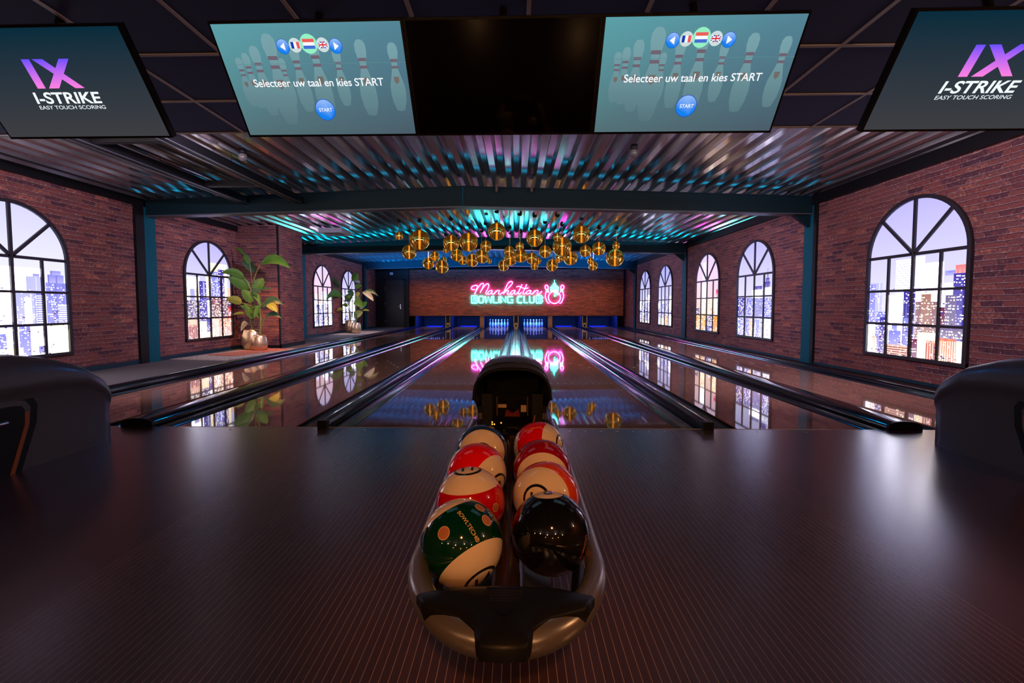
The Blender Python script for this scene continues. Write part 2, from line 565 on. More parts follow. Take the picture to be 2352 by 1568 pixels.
nt.links.new(mx.outputs[0], ad.inputs[0]); nt.links.new(eg.outputs[0], ad.inputs[1]); nt.links.new(ad.outputs[0], out.inputs[0])
glow_mat = neon('amber_glow_tube', (1.0, 0.50, 0.06), 13.0)

# ------------------------------------------------------------------ layout constants (metres)
XL, XR = -6.88, 5.36            # brick faces of the side walls
CL, CR = -6.83, 5.316           # inner faces of the columns
FR = (4.37, 10.36, 16.22)       # frame centre lines
RIDGE = -0.95
LANES = (-4.248, -2.476, -0.886, 0.886, 2.476, 4.248)
HW = 0.527
DIVS = (-3.362, -1.681, 0.0, 1.681, 3.362)
YB = -9.0                       # lounge back wall
YE = 20.3


def roof(x):
    """underside of the roof deck"""
    return 3.25 - (3.25 - 3.03) * (RIDGE - x) / (RIDGE - CL) if x < RIDGE else 3.25 - (3.25 - 3.02) * (x - RIDGE) / (CR - RIDGE)


# ------------------------------------------------------------------ floor, walls, ceilings
mb = MB(); mb.box(-7.1, 5.6, YB, 0.0, -0.25, 0.0)
struct(mb.build('floor', approach_mat))
mb = MB(); mb.box(-7.1, 5.6, 0.0, YE, -0.40, -0.16)
struct(mb.build('floor_under_lanes', black))
mb = MB(); mb.box(-7.1, -5.09, 0.0, 17.75, -0.15, 0.02)
struct(mb.build('floor_left_walkway', carpet))
mb = MB(); mb.box(-3.0, 3.0, -0.012, 0.002, -0.02, 0.0015); mb.box(-4.775, -3.721, -0.012, 0.002, -0.02, 0.0015); mb.box(3.721, 4.775, -0.012, 0.002, -0.02, 0.0015)
struct(mb.build('trim_1', white_mark))      # pale foul-line strip

# side walls, in bays between the columns
segL = [(YB, 4.06), (4.50, 10.05), (10.49, 15.91), (16.35, 17.75)]
segR = [(YB, 4.17), (4.50, 10.16), (10.49, 16.02), (16.35, YE)]
mb = MB()
for a, b in segL:
    mb.box(XL - 0.2, XL, a, b, 0.0, 3.06)
struct(mb.build('wall_left', brick))
mb = MB()
for a, b in segR:
    mb.box(XR, XR + 0.2, a, b, 0.0, 3.06)
struct(mb.build('wall_right', brick))
# black infill beside the columns and behind them
k = 0
for y in FR:
    mb = MB()
    mb.box(-7.12, CL - 0.002, y - 0.31, y - 0.13, 0.0, 3.06)
    mb.box(-7.14, -7.10, y - 0.31, y + 0.13, 0.0, 3.06)
    mb.box(CR + 0.002, XR + 0.24, y - 0.20, y - 0.13, 0.0, 3.04)
    mb.box(XR + 0.24, XR + 0.28, y - 0.2, y + 0.13, 0.0, 3.04)
    struct(mb.build('trim_%d' % (k + 2), black)); k += 1
mb = MB(); mb.box(-7.1, 5.6, YB - 0.2, YB, 0, 3.4)
lounge_mat = mat('lounge_wall', (0.10, 0.045, 0.022), 0.7)
struct(mb.build('wall_lounge', lounge_mat))
mb = MB(); mb.box(-7.1, 5.6, YE, YE + 0.2, -0.4, 3.6)
struct(mb.build('wall_back', black))

# baseboards
mb = MB()
for a, b in segL:
    if b > 0.2:
        mb.box(XL, XL + 0.02, max(a, -6), b, 0.0, 0.10)
struct(mb.build('baseboard_left', skirt))
mb = MB()
mb.box(XR - 0.02, XR, -6, YE, 0.0, 0.07)
struct(mb.build('baseboard_right', skirt))
mb = MB(); mb.box(5.097, XR, 0.0, 18.0, -0.16, 0.030)
struct(mb.build('trim_11', black))
# dark trim under the eaves
mb = MB(); mb.box(XL - 0.02, XL + 0.05, YB, 17.75, 2.90, 3.03)
struct(mb.build('trim_5', black))
mb = MB(); mb.box(XR - 0.06, XR + 0.02, YB, YE, 2.86, 3.03)
struct(mb.build('trim_6', black))

# brick pier between window and second column (left)
mb = MB(); mb.box(XL, -5.85, 7.0, 8.25, 0.02, 3.06)
struct(mb.build('wall_pier', brick))
mb = MB(); mb.box(-5.855, -5.83, 6.985, 7.03, 0.02, 3.05); mb.box(XL + 0.02, -5.83, 6.985, 7.0, 0.02, 0.10); mb.box(-5.85, -5.83, 7.0, 8.25, 0.02, 0.12)
struct(mb.build('trim_7', black))

# corrugated roof deck in three visible bays: trapezoid ribs running down the room
mb = MB()
x = -7.15
prof = []
while x < 5.65:
    for dx, dz in ((0.0, 0.0), (0.095, 0.0), (0.13, 0.10), (0.215, 0.10)):
        prof.append((x + dx, roof(x + dx) + dz))
    x += 0.25
ys = [0.06, 4.37, 10.36, 16.22, YE]
vs = []
for y in ys:
    vs += [(p[0], y, p[1]) for p in prof]
n = len(prof)
mb.add(vs, [(k * n + i, (k + 1) * n + i, (k + 1) * n + i + 1, k * n + i + 1) for k in range(len(ys) - 1) for i in range(n - 1)])
struct(mb.build('ceiling', deck_mat))
mb = MB(); mb.box(-7.2, 5.7, 0.0, YE, 3.42, 3.5)
struct(mb.build('ceiling_roof_above', black))
# dropped tile ceiling over the approach with its grid
ZT = 2.58
mb = MB(); mb.box(-7.1, 5.6, YB, 0.03, ZT, ZT + 0.03)
mb.box(-7.1, 5.6, 0.0, 0.05, ZT, 3.42)
struct(mb.build('ceiling_tiles', tile_mat))
mb = MB()
for i in range(-12, 10):
    xx = 0.087 + 0.607 * i
    if -7.0 < xx < 5.5:
        mb.box(xx - 0.011, xx + 0.011, YB + 0.01, 0.03, ZT - 0.006, ZT + 0.002)
for j in range(0, 15):
    yy = 0.03 - 0.597 * j
    mb.box(-7.0, 5.4, yy - 0.022 if j == 0 else yy - 0.011, yy if j == 0 else yy + 0.011, ZT - 0.0066, ZT + 0.002)
struct(mb.build('trim_8', grid_mat))

# ------------------------------------------------------------------ steel portal frames
frame_words = ('nearest', 'middle', 'farthest')
frame_labels = ('dark teal steel portal frame nearest the approach, its beam clear of the gold globes',
                'dark teal steel portal frame whose beam runs right behind the gold globes',
                'dark teal steel portal frame farthest away, just in front of the sign wall')
for y, lb in zip(FR, frame_labels):
    t = thing('portal_frame', lb, 'steel frame', (RIDGE, y, 0))
    for side in (-1, 1):
        xf = CL if side < 0 else CR
        m = MB()
        m.box(min(xf, xf + side * 0.018), max(xf, xf + side * 0.018), y - 0.125, y + 0.125, 0.0, 3.0)
        m.box(min(xf + side * 0.018, xf + side * 0.22), max(xf + side * 0.018, xf + side * 0.22), y - 0.008, y + 0.008, 0.0, 3.0)
        m.box(min(xf + side * 0.22, xf + side * 0.24), max(xf + side * 0.22, xf + side * 0.24), y - 0.125, y + 0.125, 0.0, 3.0)
        rel(m.build('column', teal), t)
        # rafter: top flange, bottom flange, web
        m = MB()
        xa, xb = xf + side * 0.24, RIDGE
        zb = (2.72 if side < 0 else 2.69, 2.865)
        zt = (roof(xf) - 0.004, roof(RIDGE) - 0.004)
        for (d0, d1, w_) in ((0.0, 0.02, 0.10), (None, None, 0.10)):
            if d0 is not None:
                pts = [(xa, zb[0]), (xb, zb[1]), (xb, zb[1] + 0.02), (xa, zb[0] + 0.02)]
                m2 = MB(); m2.prism(pts, 'y', y - w_, y + w_); rel(fix_normals(m2.build('bottom_flange', lit_flange_mat)), t)
                continue
            else:
                pts = [(xa, zt[0] - 0.02), (xb, zt[1] - 0.02), (xb, zt[1]), (xa, zt[0])]
            m.prism(pts, 'y', y - w_, y + w_)
        m.prism([(xa, zb[0] + 0.02), (xb, zb[1] + 0.02), (xb, zt[1] - 0.02), (xa, zt[0] - 0.02)], 'y', y - 0.085, y + 0.085)
        rel(fix_normals(m.build('beam', teal_dark)), t)
    m = MB(); m.box(RIDGE - 0.012, RIDGE + 0.012, y - 0.10, y + 0.10, 2.87, 3.235)
    rel(m.build('ridge_plate', teal), t)
    m = MB(); m.prism([(CR, 2.69), (CR - 0.30, 2.70), (CR - 0.20, 2.62), (CR, 2.48)], 'y', y - 0.04, y + 0.04)
    rel(fix_normals(m.build('knee_bracket', teal_dark)), t)

# ------------------------------------------------------------------ arched light-box windows
WZ0, WZS, WR = 0.335, 1.757, 0.775
random.seed(4)
IND, BLU, LAV, WHT, PEA, MAG, YEL, PAL = (lin(72, 62, 172), lin(138, 138, 230), lin(190, 190, 250), (4.2, 4.1, 4.8),
                                         lin(250, 200, 180), lin(120, 45, 95), (3.0, 2.7, 1.4), (0.95, 0.95, 1.4))
OCH, CRE, RED, GRY = lin(232, 150, 60), (1.5, 1.2, 0.8), lin(215, 45, 60), lin(120, 105, 150)


def city(mbp, P, spec, sky, seed):
    """paint a skyline as coloured facets; P(u, z, layer) maps window coordinates to space; u in -0.73..0.73"""
    rnd = random.Random(seed)
    hw = 0.735
    top, mid, low = sky
    nseg = 24
    # sky: arch part then rectangle part, in rows for the printed gradient

    def skycol(z):
        f = (z - WZ0) / (WZS + WR - WZ0)
        a, b, t_ = (low, mid, f * 2) if f < 0.5 else (mid, top, f * 2 - 1)
        return tuple(a[i] + (b[i] - a[i]) * t_ for i in range(3))
    zs = [WZ0 + 0.03 + (WZS - WZ0 - 0.03) * i / 6 for i in range(7)]
    for a, b in zip(zs[:-1], zs[1:]):
        mbp.quad(P(-hw, a, 0), P(hw, a, 0), P(hw, b, 0), P(-hw, b, 0), 0, (skycol(a), skycol(a), skycol(b), skycol(b)))
    for i in range(nseg):
        z0, z1 = WZS + hw * i / nseg, WZS + hw * (i + 1) / nseg
        h0 = math.sqrt(max(0, hw * hw - (z0 - WZS) ** 2)); h1 = math.sqrt(max(0, hw * hw - (z1 - WZS) ** 2))
        mbp.quad(P(-h0, z0, 0), P(h0, z0, 0), P(h1, z1, 0), P(-h1, z1, 0), 0, (skycol(z0), skycol(z0), skycol(z1), skycol(z1)))

    def lim(u0, u1, z):
        m_ = max(abs(u0), abs(u1))
        return min(z, WZS + math.sqrt(max(0, hw * hw - m_ * m_)) - 0.005)
    lay = 1
    for (u0, u1, z0, z1, col, lights, lcol) in spec:
        u0, u1 = max(-hw, u0), min(hw, u1)
        z0 = max(z0, WZ0 + 0.03)
        z1 = lim(u0, u1, z1)
        if z1 <= z0 or u1 <= u0:
            continue
        lo = tuple(c * 0.72 + g * 0.28 for c, g in zip(col, (1.0, 0.9, 1.05)))
        mbp.quad(P(u0, z0, lay), P(u1, z0, lay), P(u1, z1, lay), P(u0, z1, lay), 0, (lo, lo, col, tuple(c * 0.9 for c in col)))
        if u1 - u0 > 0.09 and sum(col) < 3:
            # facade shading: darker fins and a lit stair core
            for q in range(int((u1 - u0) / 0.055)):
                if rnd.random() < 0.5:
                    a = u0 + q * 0.055 + rnd.uniform(0, 0.02)
                    k_ = rnd.choice((0.78, 1.25, 1.45))
                    cc = tuple(c * k_ for c in col)
                    mbp.quad(P(a, z0, lay + .25), P(min(u1, a + 0.018), z0, lay + .25), P(min(u1, a + 0.018), z1, lay + .25), P(a, z1, lay + .25), 0, cc)
        if lights == 'bars':
            nb = int((u1 - u0) / 0.028)
            for i in range(nb):
                a = u0 + (i + 0.25) * (u1 - u0) / nb
                mbp.quad(P(a, z0, lay + .5), P(a + 0.013, z0, lay + .5), P(a + 0.013, z1 - 0.03, lay + .5), P(a, z1 - 0.03, lay + .5), 0, lcol)
        elif lights == 'rows':
            z = z0 + 0.02
            while z < z1 - 0.02:
                mbp.quad(P(u0, z, lay + .5), P(u1, z, lay + .5), P(u1, z + 0.011, lay + .5), P(u0, z + 0.011, lay + .5), 0, lcol)
                z += 0.032
        elif lights:
            cw, ch = 0.030, 0.036
            for i in range(int((u1 - u0) / cw)):
                for j in range(int((z1 - z0) / ch)):
                    if rnd.random() < lights:
                        a = u0 + i * cw + rnd.uniform(0.002, 0.012); b = z0 + j * ch + rnd.uniform(0.004, 0.014)
                        ww = rnd.uniform(0.010, 0.030); hh = rnd.uniform(0.008, 0.018)
                        c = rnd.choice((WHT, lcol, YEL))
                        mbp.quad(P(a, b, lay + .5), P(min(u1, a + ww), b, lay + .5), P(min(u1, a + ww), min(z1, b + hh), lay + .5), P(a, min(z1, b + hh), lay + .5), 0, c)
        lay += 1
    # scattered bright points of the night city
    for q in range(230):
        u_, z_ = rnd.uniform(-0.72, 0.70), WZ0 + 0.04 + 0.95 * rnd.random() ** 1.5
        a, b = rnd.uniform(0.006, 0.014), rnd.uniform(0.005, 0.011)
        c = rnd.choice((WHT, YEL, YEL, (2.2, 1.5, 0.8), (1.2, 1.2, 2.4)))
        if rnd.random() < 0.22:
            c = rnd.choice((IND, GRY, MAG)); a *= 1.6
        mbp.add([P(u_ + a * math.cos(k * math.pi / 3), z_ + b * math.sin(k * math.pi / 3), lay + 1) for k in range(6)], [tuple(range(6))], 0, False, c)


def auto_spec(seed, tone, n=13):
    rnd = random.Random(seed)
    far = {'blue': [LAV, PAL, WHT, WHT], 'warm': [lin(255, 215, 205), PEA, WHT, lin(250, 190, 200)], 'white': [WHT, WHT, LAV, PAL]}[tone]
    near = {'blue': [IND, BLU, BLU, LAV, GRY], 'warm': [GRY, PEA, MAG, OCH, WHT], 'white': [BLU, LAV, IND, GRY, WHT]}[tone]
    sp = []
    for i in range(n):
        c = rnd.uniform(-0.7, 0.7); w_ = rnd.uniform(0.08, 0.2)
        sp.append((c - w_, c + w_, 0, rnd.uniform(1.0, 1.62), rnd.choice(far), rnd.choice((0, 0.12)), BLU))
    for i in range(n):
        c = -0.7 + 1.4 * i / (n - 1) + rnd.uniform(-0.04, 0.04); w_ = rnd.uniform(0.05, 0.13)
        sp.append((c - w_, c + w_, 0, rnd.uniform(0.6, 1.22), rnd.choice(near), rnd.choice((0.25, 0.4, 0.5)), rnd.choice((WHT, YEL, CRE))))
    for i in range(7):
        c = -0.65 + 1.3 * i / 6; w_ = rnd.uniform(0.07, 0.13)
        if tone == 'warm':
            col = rnd.choice((OCH, OCH, CRE, PEA, MAG))
        else:
            col = rnd.choice((BLU, IND, LAV, WHT, GRY))
        sp.append((c - w_, c + w_, 0, rnd.uniform(0.45, 0.78), col, rnd.choice((0.3, 0.5, 'rows')), rnd.choice((WHT, YEL))))
    return sp


SKY_LAV = (lin(178, 172, 245), lin(212, 208, 252), lin(238, 236, 255))
SKY_PALE = (lin(200, 198, 250), lin(226, 226, 255), lin(245, 245, 255))
SKY_PINK = (lin(214, 198, 248), lin(250, 205, 215), lin(255, 200, 180))
SKY_BLUE = (lin(160, 160, 235), lin(200, 198, 248), lin(235, 232, 255))

# seen from the room, u runs left to right
near_right = [(-.73, -.50, 0, 1.40, LAV, 0.1, BLU), (-.28, .02, 0, 1.70, WHT, 'rows', LAV), (.0, .16, 0, 1.72, PAL, 0.15, WHT), (.12, .42, 0, 1.62, WHT, 0, WHT),
              (.36, .73, 0, 1.35, WHT, 0.1, LAV), (.44, .62, 1.44, 1.50, BLU, 0, WHT), (.57, .73, 1.46, 1.56, lin(235, 120, 120), 0, WHT),
              (.55, .73, 0, 1.46, IND, 0.45, YEL), (-.73, -.62, 0, 1.38, BLU, 0.3, WHT), (-.40, -.10, 0, 1.22, WHT, 0, WHT), (-.14, .04, 0, 1.27, IND, 0.25, WHT),
              (.05, .38, 0, 1.12, lin(150, 110, 120), 0.5, CRE), (.13, .27, 0, 1.22, lin(170, 120, 110), 0.4, CRE), (.36, .5, 0, 1.05, MAG, 0.4, YEL), (.46, .60, 0, 1.2, GRY, 0.5, WHT),
              (-.60, -.42, 0, .98, BLU, 0.4, YEL), (-.73, -.60, 0, .8, WHT, 0, WHT), (-.66, -.56, 0, .62, PEA, 'bars', WHT), (-.52, -.42, 0, .9, IND, 0.35, YEL),
              (-.36, -.16, .5, .72, BLU, 0, WHT), (-.31, -.22, .72, .80, BLU, 0, WHT), (-.12, .0, 0, .9, BLU, 0.3, WHT), (-.44, .0, 0, .52, PEA, 'rows', lin(140, 40, 60)),
              (0, .13, 0, .62, MAG, 0.45, YEL), (.1, .36, 0, .72, CRE, 0.03, YEL), (.22, .36, 0, .62, PEA, 'bars', lin(200, 90, 80)), (.36, .62, 0, .66, lin(235, 130, 105), 'bars', CRE),
              (.36, .73, .66, .80, GRY, 0.5, YEL), (.62, .73, 0, .64, CRE, 0, WHT)]
near_left = [(-.73, .38, 0, 1.62, WHT, 0.05, PAL), (.0, .42, 0, 1.60, WHT, 0, WHT), (.18, .40, 0, 1.50, LAV, 0.0, WHT), (.27, .36, 1.5, 1.54, BLU, 0, WHT),
             (.44, .73, 0, 1.42, BLU, 0.35, WHT), (.47, .70, 1.42, 1.54, BLU, 0, WHT), (.51, .66, 1.54, 1.60, BLU, 0, WHT), (.04, .40, 0, 1.26, LAV, 0.30, WHT), (.30, .40, 0, 1.26, BLU, 'rows', WHT),
             (.14, .24, 0, 1.2, PAL, 0, WHT), (.60, .73, 0, 1.10, PAL, 'rows', BLU), (-.73, .0, 0, .86, PAL, 0.3, WHT), (-.5, -.1, 0, .7, BLU, 0.3, WHT), (.0, .42, 0, .82, PAL, 0.35, WHT),
             (.06, .2, 0, .8, BLU, 0.3, WHT), (.26, .4, 0, .62, WHT, 0, WHT), (.44, .73, .70, .81, CRE, 0.3, BLU), (.44, .73, 0, .72, (3.0, 2.8, 2.0), 0.0, WHT), (-.4, .1, 0, .5, CRE, 0.3, BLU), (.30, .4, .4, .5, BLU, 0, WHT)]
mid_left = [(-.73, -.3, 0, 1.70, WHT, 0.05, BLU), (.05, .62, 0, 2.05, CRE, 0, WHT), (.62, .73, 0, 1.5, PEA, 0, WHT), (.06, .40, 0, 1.86, BLU, 0.5, YEL), (.30, .52, 0, 1.92, IND, 0.4, YEL), (.12, .34, 0, 1.62, BLU, 0.5, WHT),
            (-.32, -.05, 0, 1.62, IND, 0.2, YEL), (-.20, -.15, 0, 1.6, LAV, 0, WHT), (-.10, .04, 0, 1.75, CRE, 0.3, WHT), (-.6, -.4, 0, 1.45, LAV, 'rows', BLU), (-.46, -.36, 0, 1.45, CRE, .3, RED),
            (-.73, -.32, 0, 1.20, GRY, 0.55, YEL), (-.32, .02, 0, 1.25, IND, 0.4, YEL), (.03, .4, 0, 1.27, lin(125, 70, 90), 0.6, CRE), (.38, .73, 0, 1.22, lin(110, 60, 100), 0.6, YEL), (.62, .73, 0, 1.05, RED, 0.3, CRE), (-.08, .02, 0, 1.2, WHT, 0, WHT),
            (-.73, -.34, 0, .80, PEA, 0.0, WHT), (-.70, -.36, 0, .68, lin(240, 170, 160), 'bars', lin(120, 50, 80)), (-.34, .0, 0, .74, CRE, 0.04, YEL), (-.12, -.02, .5, .82, IND, 0.1, WHT), (.0, .34, 0, .82, PEA, 0.5, WHT), (.3, .73, 0, .80, lin(225, 140, 110), 0.55, WHT)]
steeple = [(-.73, -.38, 0, 1.25, PEA, 0, WHT), (-.1, .32, 0, 1.42, WHT, 0.15, BLU), (0., .30, 1.42, 1.50, IND, 0, WHT), (.32, .66, 0, 1.46, PAL, 0.2, IND), (.40, .60, 1.46, 1.58, IND, 0, WHT), (.44, .57, 1.58, 1.66, IND, 0, WHT), (.48, .53, 1.66, 1.78, IND, 0, WHT), (.497, .512, 1.78, 1.86, IND, 0, WHT),
           (-.73, -.42, 0, 1.25, IND, 0.45, YEL), (-.4, .0, 0, 1.24, BLU, 0.4, WHT), (.0, .36, 0, 1.24, LAV, 'rows', IND), (.36, .73, 0, 1.24, BLU, 0.4, WHT), (-.73, -.4, 0, .85, BLU, 0.5, YEL), (-.4, -.02, 0, .82, BLU, 0.35, CRE),
           (-.2, -.05, 0, .78, PEA, 0.2, WHT), (.0, .38, 0, .8, LAV, 0.45, WHT), (.4, .73, 0, .8, PAL, 0.4, YEL), (.1, .2, 0, .75, BLU, 0.3, WHT)]
pinkish = [(-.36, -.05, 0, 2.3, lin(238, 225, 255), 0, WHT), (-.34, -.06, 0, 1.72, WHT, 0.1, PEA), (.55, .73, 0, 1.5, lin(235, 70, 130), 0.3, WHT), (.0, .36, 0, 1.25, lin(255, 215, 200), 0, WHT), (.38, .73, 0, 1.26, CRE, 0.3, RED), (.66, .73, 0, 1.3, RED, 0, WHT),
           (-.36, -.04, 0, 1.3, CRE, 0.4, GRY), (-.73, -.5, 0, 1.0, GRY, 0.3, WHT), (.2, .5, 0, 1.0, PEA, 0.4, OCH), (-.73, -.38, 0, .82, OCH, 0.45, WHT), (-.38, 0, 0, .84, OCH, 0.35, CRE), (.0, .36, 0, .82, GRY, 0.55, WHT), (.36, .73, 0, .8, OCH, 0.08, CRE), (0, .36, 0, .5, IND, .3, WHT)]
spire = [(-.1, .3, 0, 1.45, WHT, 0.1, BLU), (-.2, .2, 1.45, 1.50, LAV, 0, WHT), (.3, .46, 0, 1.55, LAV, 0, WHT), (.34, .42, 1.5, 1.70, BLU, 0, WHT), (.37, .39, 1.7, 1.86, BLU, 0, WHT), (-.73, -.6, 1.25, 1.35, BLU, 0, WHT)] + auto_spec(31, 'white', 10)

WINDOWS = [  # side, centre y, spec, sky, tone seed
    (-1, 2.075, near_left, SKY_PALE), (-1, 5.98, mid_left, SKY_LAV), (-1, 11.80, spire, SKY_PINK), (-1, 14.23, auto_spec(9, 'white'), SKY_LAV),
    (1, 2.24, near_right, SKY_LAV), (1, 6.21, steeple, SKY_LAV), (1, 8.68, pinkish, SKY_PINK), (1, 12.18, auto_spec(12, 'blue') + [(.0, .3, 0, .7, OCH, .3, WHT)], SKY_BLUE), (1, 14.66, auto_spec(17, 'white'), SKY_BLUE)]
for i, (side, yc, spec, sky) in enumerate(WINDOWS):
    xw = XL if side < 0 else XR
    inn = -side                                    # direction into the room along x

    def P(u, z, lay, side=side, yc=yc, xw=xw, inn=inn):
        # from inside the room looking at the left wall, right is +y; at the right wall, right is -y
        return (xw + inn * (0.006 + 0.00012 * lay), yc + (u if side < 0 else -u), z)
    root = bpy.data.objects.new('window_%d' % (i + 1), None); C.objects.link(root)
    root.location = (xw, yc, WZ0); struct(root)
    mp_ = MB(); city(mp_, P, spec, sky, 100 + i)
    rel(mp_.build('lit_city_panel', pic_window), root)
    m = MB()

    def bar(u0, z0, u1, z1, wd, th=0.03):
        a = Vector((0, u0, z0)); b = Vector((0, u1, z1)); d = (b - a).normalized(); nn = Vector((0, -d.z, d.y)) * wd / 2
        pts = [a + nn, b + nn, b - nn, a - nn]
        vs = []
        for lay in (0.0, 1.0):
            for p_ in pts:
                q = P(p_.y, p_.z, 0)
                vs.append((xw + inn * (0.004 if lay == 0 else th), q[1], q[2]))
        m.add(vs, [(0, 1, 2, 3), (7, 6, 5, 4), (0, 4, 5, 1), (1, 5, 6, 2), (2, 6, 7, 3), (3, 7, 4, 0)])
    fwd = 0.05
    bar(-WR + .025, WZ0, -WR + .025, WZS, fwd, 0.04); bar(WR - .025, WZ0, WR - .025, WZS, fwd, 0.04)
    bar(-WR, WZ0 + .02, WR, WZ0 + .02, 0.045, 0.041)
    na = 28
    for k in range(na):
        a0, a1 = math.pi * k / na, math.pi * (k + 1) / na
        r_ = WR - 0.025
        bar(r_ * math.cos(a0), WZS + r_ * math.sin(a0), r_ * math.cos(a1) , WZS + r_ * math.sin(a1), fwd, 0.04)
    bar(-WR + .03, WZS, WR - .03, WZS, 0.042, 0.030)
    for z in (1.277, 0.808):
        bar(-WR + .03, z, WR - .03, z, 0.034, 0.029)
    bar(0, WZ0 + .03, 0, WZS + WR - .03, 0.040, 0.031)
    for u in (-0.39, 0.39):
        bar(u, WZ0 + .03, u, WZS, 0.036, 0.028)
    for s in (-1, 1):
        bar(0, WZS, s * 0.53, WZS + 0.53, 0.042, 0.030)
    rel(fix_normals(m.build('frame', mat('window_frame_black_%d' % i, (0.018, 0.015, 0.020), 0.45) if i == 0 else MATS['window_frame_black_0'])), root)

# ------------------------------------------------------------------ lanes
lane_names = ('leftmost bowling lane beside the grey walkway', 'second bowling lane from the left, under window reflections',
              'bowling lane left of the central ball return, pins standing', 'bowling lane right of the central ball return, pins standing',
              'second bowling lane from the right, mirroring lit windows', 'rightmost bowling lane along the right brick wall')
gapi = 0.145   # half width of wide capping
for i, xc in enumerate(LANES):
    t = thing('bowling_lane', lane_names[i], 'bowling lane', (xc, 0, 0), 'bowling lanes')
    m = MB(); m.box(xc - HW, xc + HW, 0.003, 19.25, -0.12, 0.0)
    rel(m.build('lane_surface', lane_mat), t)
    for s in (-1, 1):
        # gutters run from the lane edge to the neighbouring capping
        e = xc + s * HW
        if i in (0, 5) and ((i == 0 and s < 0) or (i == 5 and s > 0)):
            far = e + s * 0.20
        else:
            d = min(DIVS, key=lambda q: abs(q - e))
            far = d - s * (0.147 if d in (DIVS[0], DIVS[2], DIVS[4]) else 0.034)
        pts = []
        for k in range(13):
            a = math.pi * k / 12
            c0 = (e + far) / 2; rr = abs(far - e) / 2
            pts.append((c0 - s * rr * math.cos(a), -0.012 - 0.085 * math.sin(a)))
        m = MB(); m.strip(pts, 0.0, 18.9)
        rel(m.build('gutter', gutter_mat), t)
    for k in range(-3, 4):
        y = 4.62 - 0.27 * abs(k)
        xa = xc + k * 0.1351
        m = MB(); m.add([(xa - 0.016, y, 0.0012), (xa + 0.016, y, 0.0012), (xa, y + 0.15, 0.0012)], [(0, 1, 2)])
        rel(m.build('aiming_arrow', white_mark), t)
    for k in (-14, -12, -9, -6, -3, 3, 6, 9, 12, 14):
        xa = xc + k * 0.0318
        m = MB()
        m.add([(xa + 0.010 * math.cos(q * math.pi / 4), 2.25 + 0.010 * math.sin(q * math.pi / 4), 0.001) for q in range(8)], [tuple(range(8))])
        rel(m.build('guide_dot', white_mark), t)
# guide dots on the approach: part of the floor's marking
mb = MB()
for xc in LANES:
    for k in range(-3, 4):
        xa = xc + k * 0.1351; rr = 0.013 if k == 0 else 0.008
        if xc in (LANES[0], LANES[5]) and abs(xa) < 3.75:
            continue
        mb.add([(xa + rr * math.cos(q * math.pi / 4), -0.085 + rr * math.sin(q * math.pi / 4), 0.001) for q in range(8)], [tuple(range(8))])
struct(mb.build('trim_9', white_mark))

# cappings between lanes
cap_labels = ('wide black ball-track capping between the two left lanes', 'slim black capping rail between second and third lane from left',
              'wide black ball-track capping behind the central ball return', 'slim black capping rail between third and second lane from right',
              'wide black ball-track capping between the two right lanes')
for x, lb in zip(DIVS, cap_labels):
    wide = x in (DIVS[0], DIVS[2], DIVS[4])
    t = thing('lane_capping', lb, 'lane divider', (x, 0, 0), 'cappings between the lanes')
    m = MB()
    if wide:
        h, wd = 0.075, 0.142
        pts = [(x - wd, -0.14), (x - wd, 0.02)] + [(x - wd * math.cos(math.pi * k / 10) , 0.02 + (h - 0.02) * max(0.0, math.sin(math.pi * k / 10)) ** 0.7) for k in range(1, 10)] + [(x + wd, 0.02), (x + wd, -0.14)]
        m.prism(pts, 'y', 0.0, 18.0, 0, True)
        rel(fix_normals(m.build('cap', black_gloss)), t)
        m = MB(); m.prism([(x + (p_[0] - x) * 1.02, max(0.0, p_[1]) * 1.03) for p_ in pts], 'y', -0.025, 0.0); rel(fix_normals(m.build('end_plate', black)), t)
    else:
        pts = [(x - 0.042, -0.14), (x - 0.042, 0.045), (x - 0.028, 0.066), (x, 0.072), (x + 0.028, 0.066), (x + 0.042, 0.045), (x + 0.042, -0.14)]
        m.prism(pts, 'y', 0.0, 18.0, 0, True)
        rel(fix_normals(m.build('cap', black_gloss)), t)
        m = MB(); m.box(x - 0.042, x + 0.042, -0.05, 0.0, 0.0, 0.07); rel(m.build('end_block', black), t)
m = MB()
pts = [(-5.085, -0.14), (-5.085, 0.05), (-5.07, 0.082), (-5.035, 0.095), (-5.0, 0.082), (-4.985, 0.05), (-4.985, -0.14)]
m.prism(pts, 'y', 0.0, 17.9, 0, True)
tag(fix_normals(m.build('lane_capping', black_gloss)), 'rounded black edge rail between the grey walkway and leftmost lane', 'lane divider', 'cappings between the lanes')
m = MB()
pts = [(4.985, -0.14), (4.985, 0.02), (5.0, 0.04), (5.04, 0.048), (5.08, 0.04), (5.095, 0.02), (5.095, -0.14)]
m.prism(pts, 'y', 0.0, 17.9, 0, True)
tag(fix_normals(m.build('lane_capping', black_gloss)), 'low black edge rail along the right wall skirting', 'lane divider', 'cappings between the lanes')

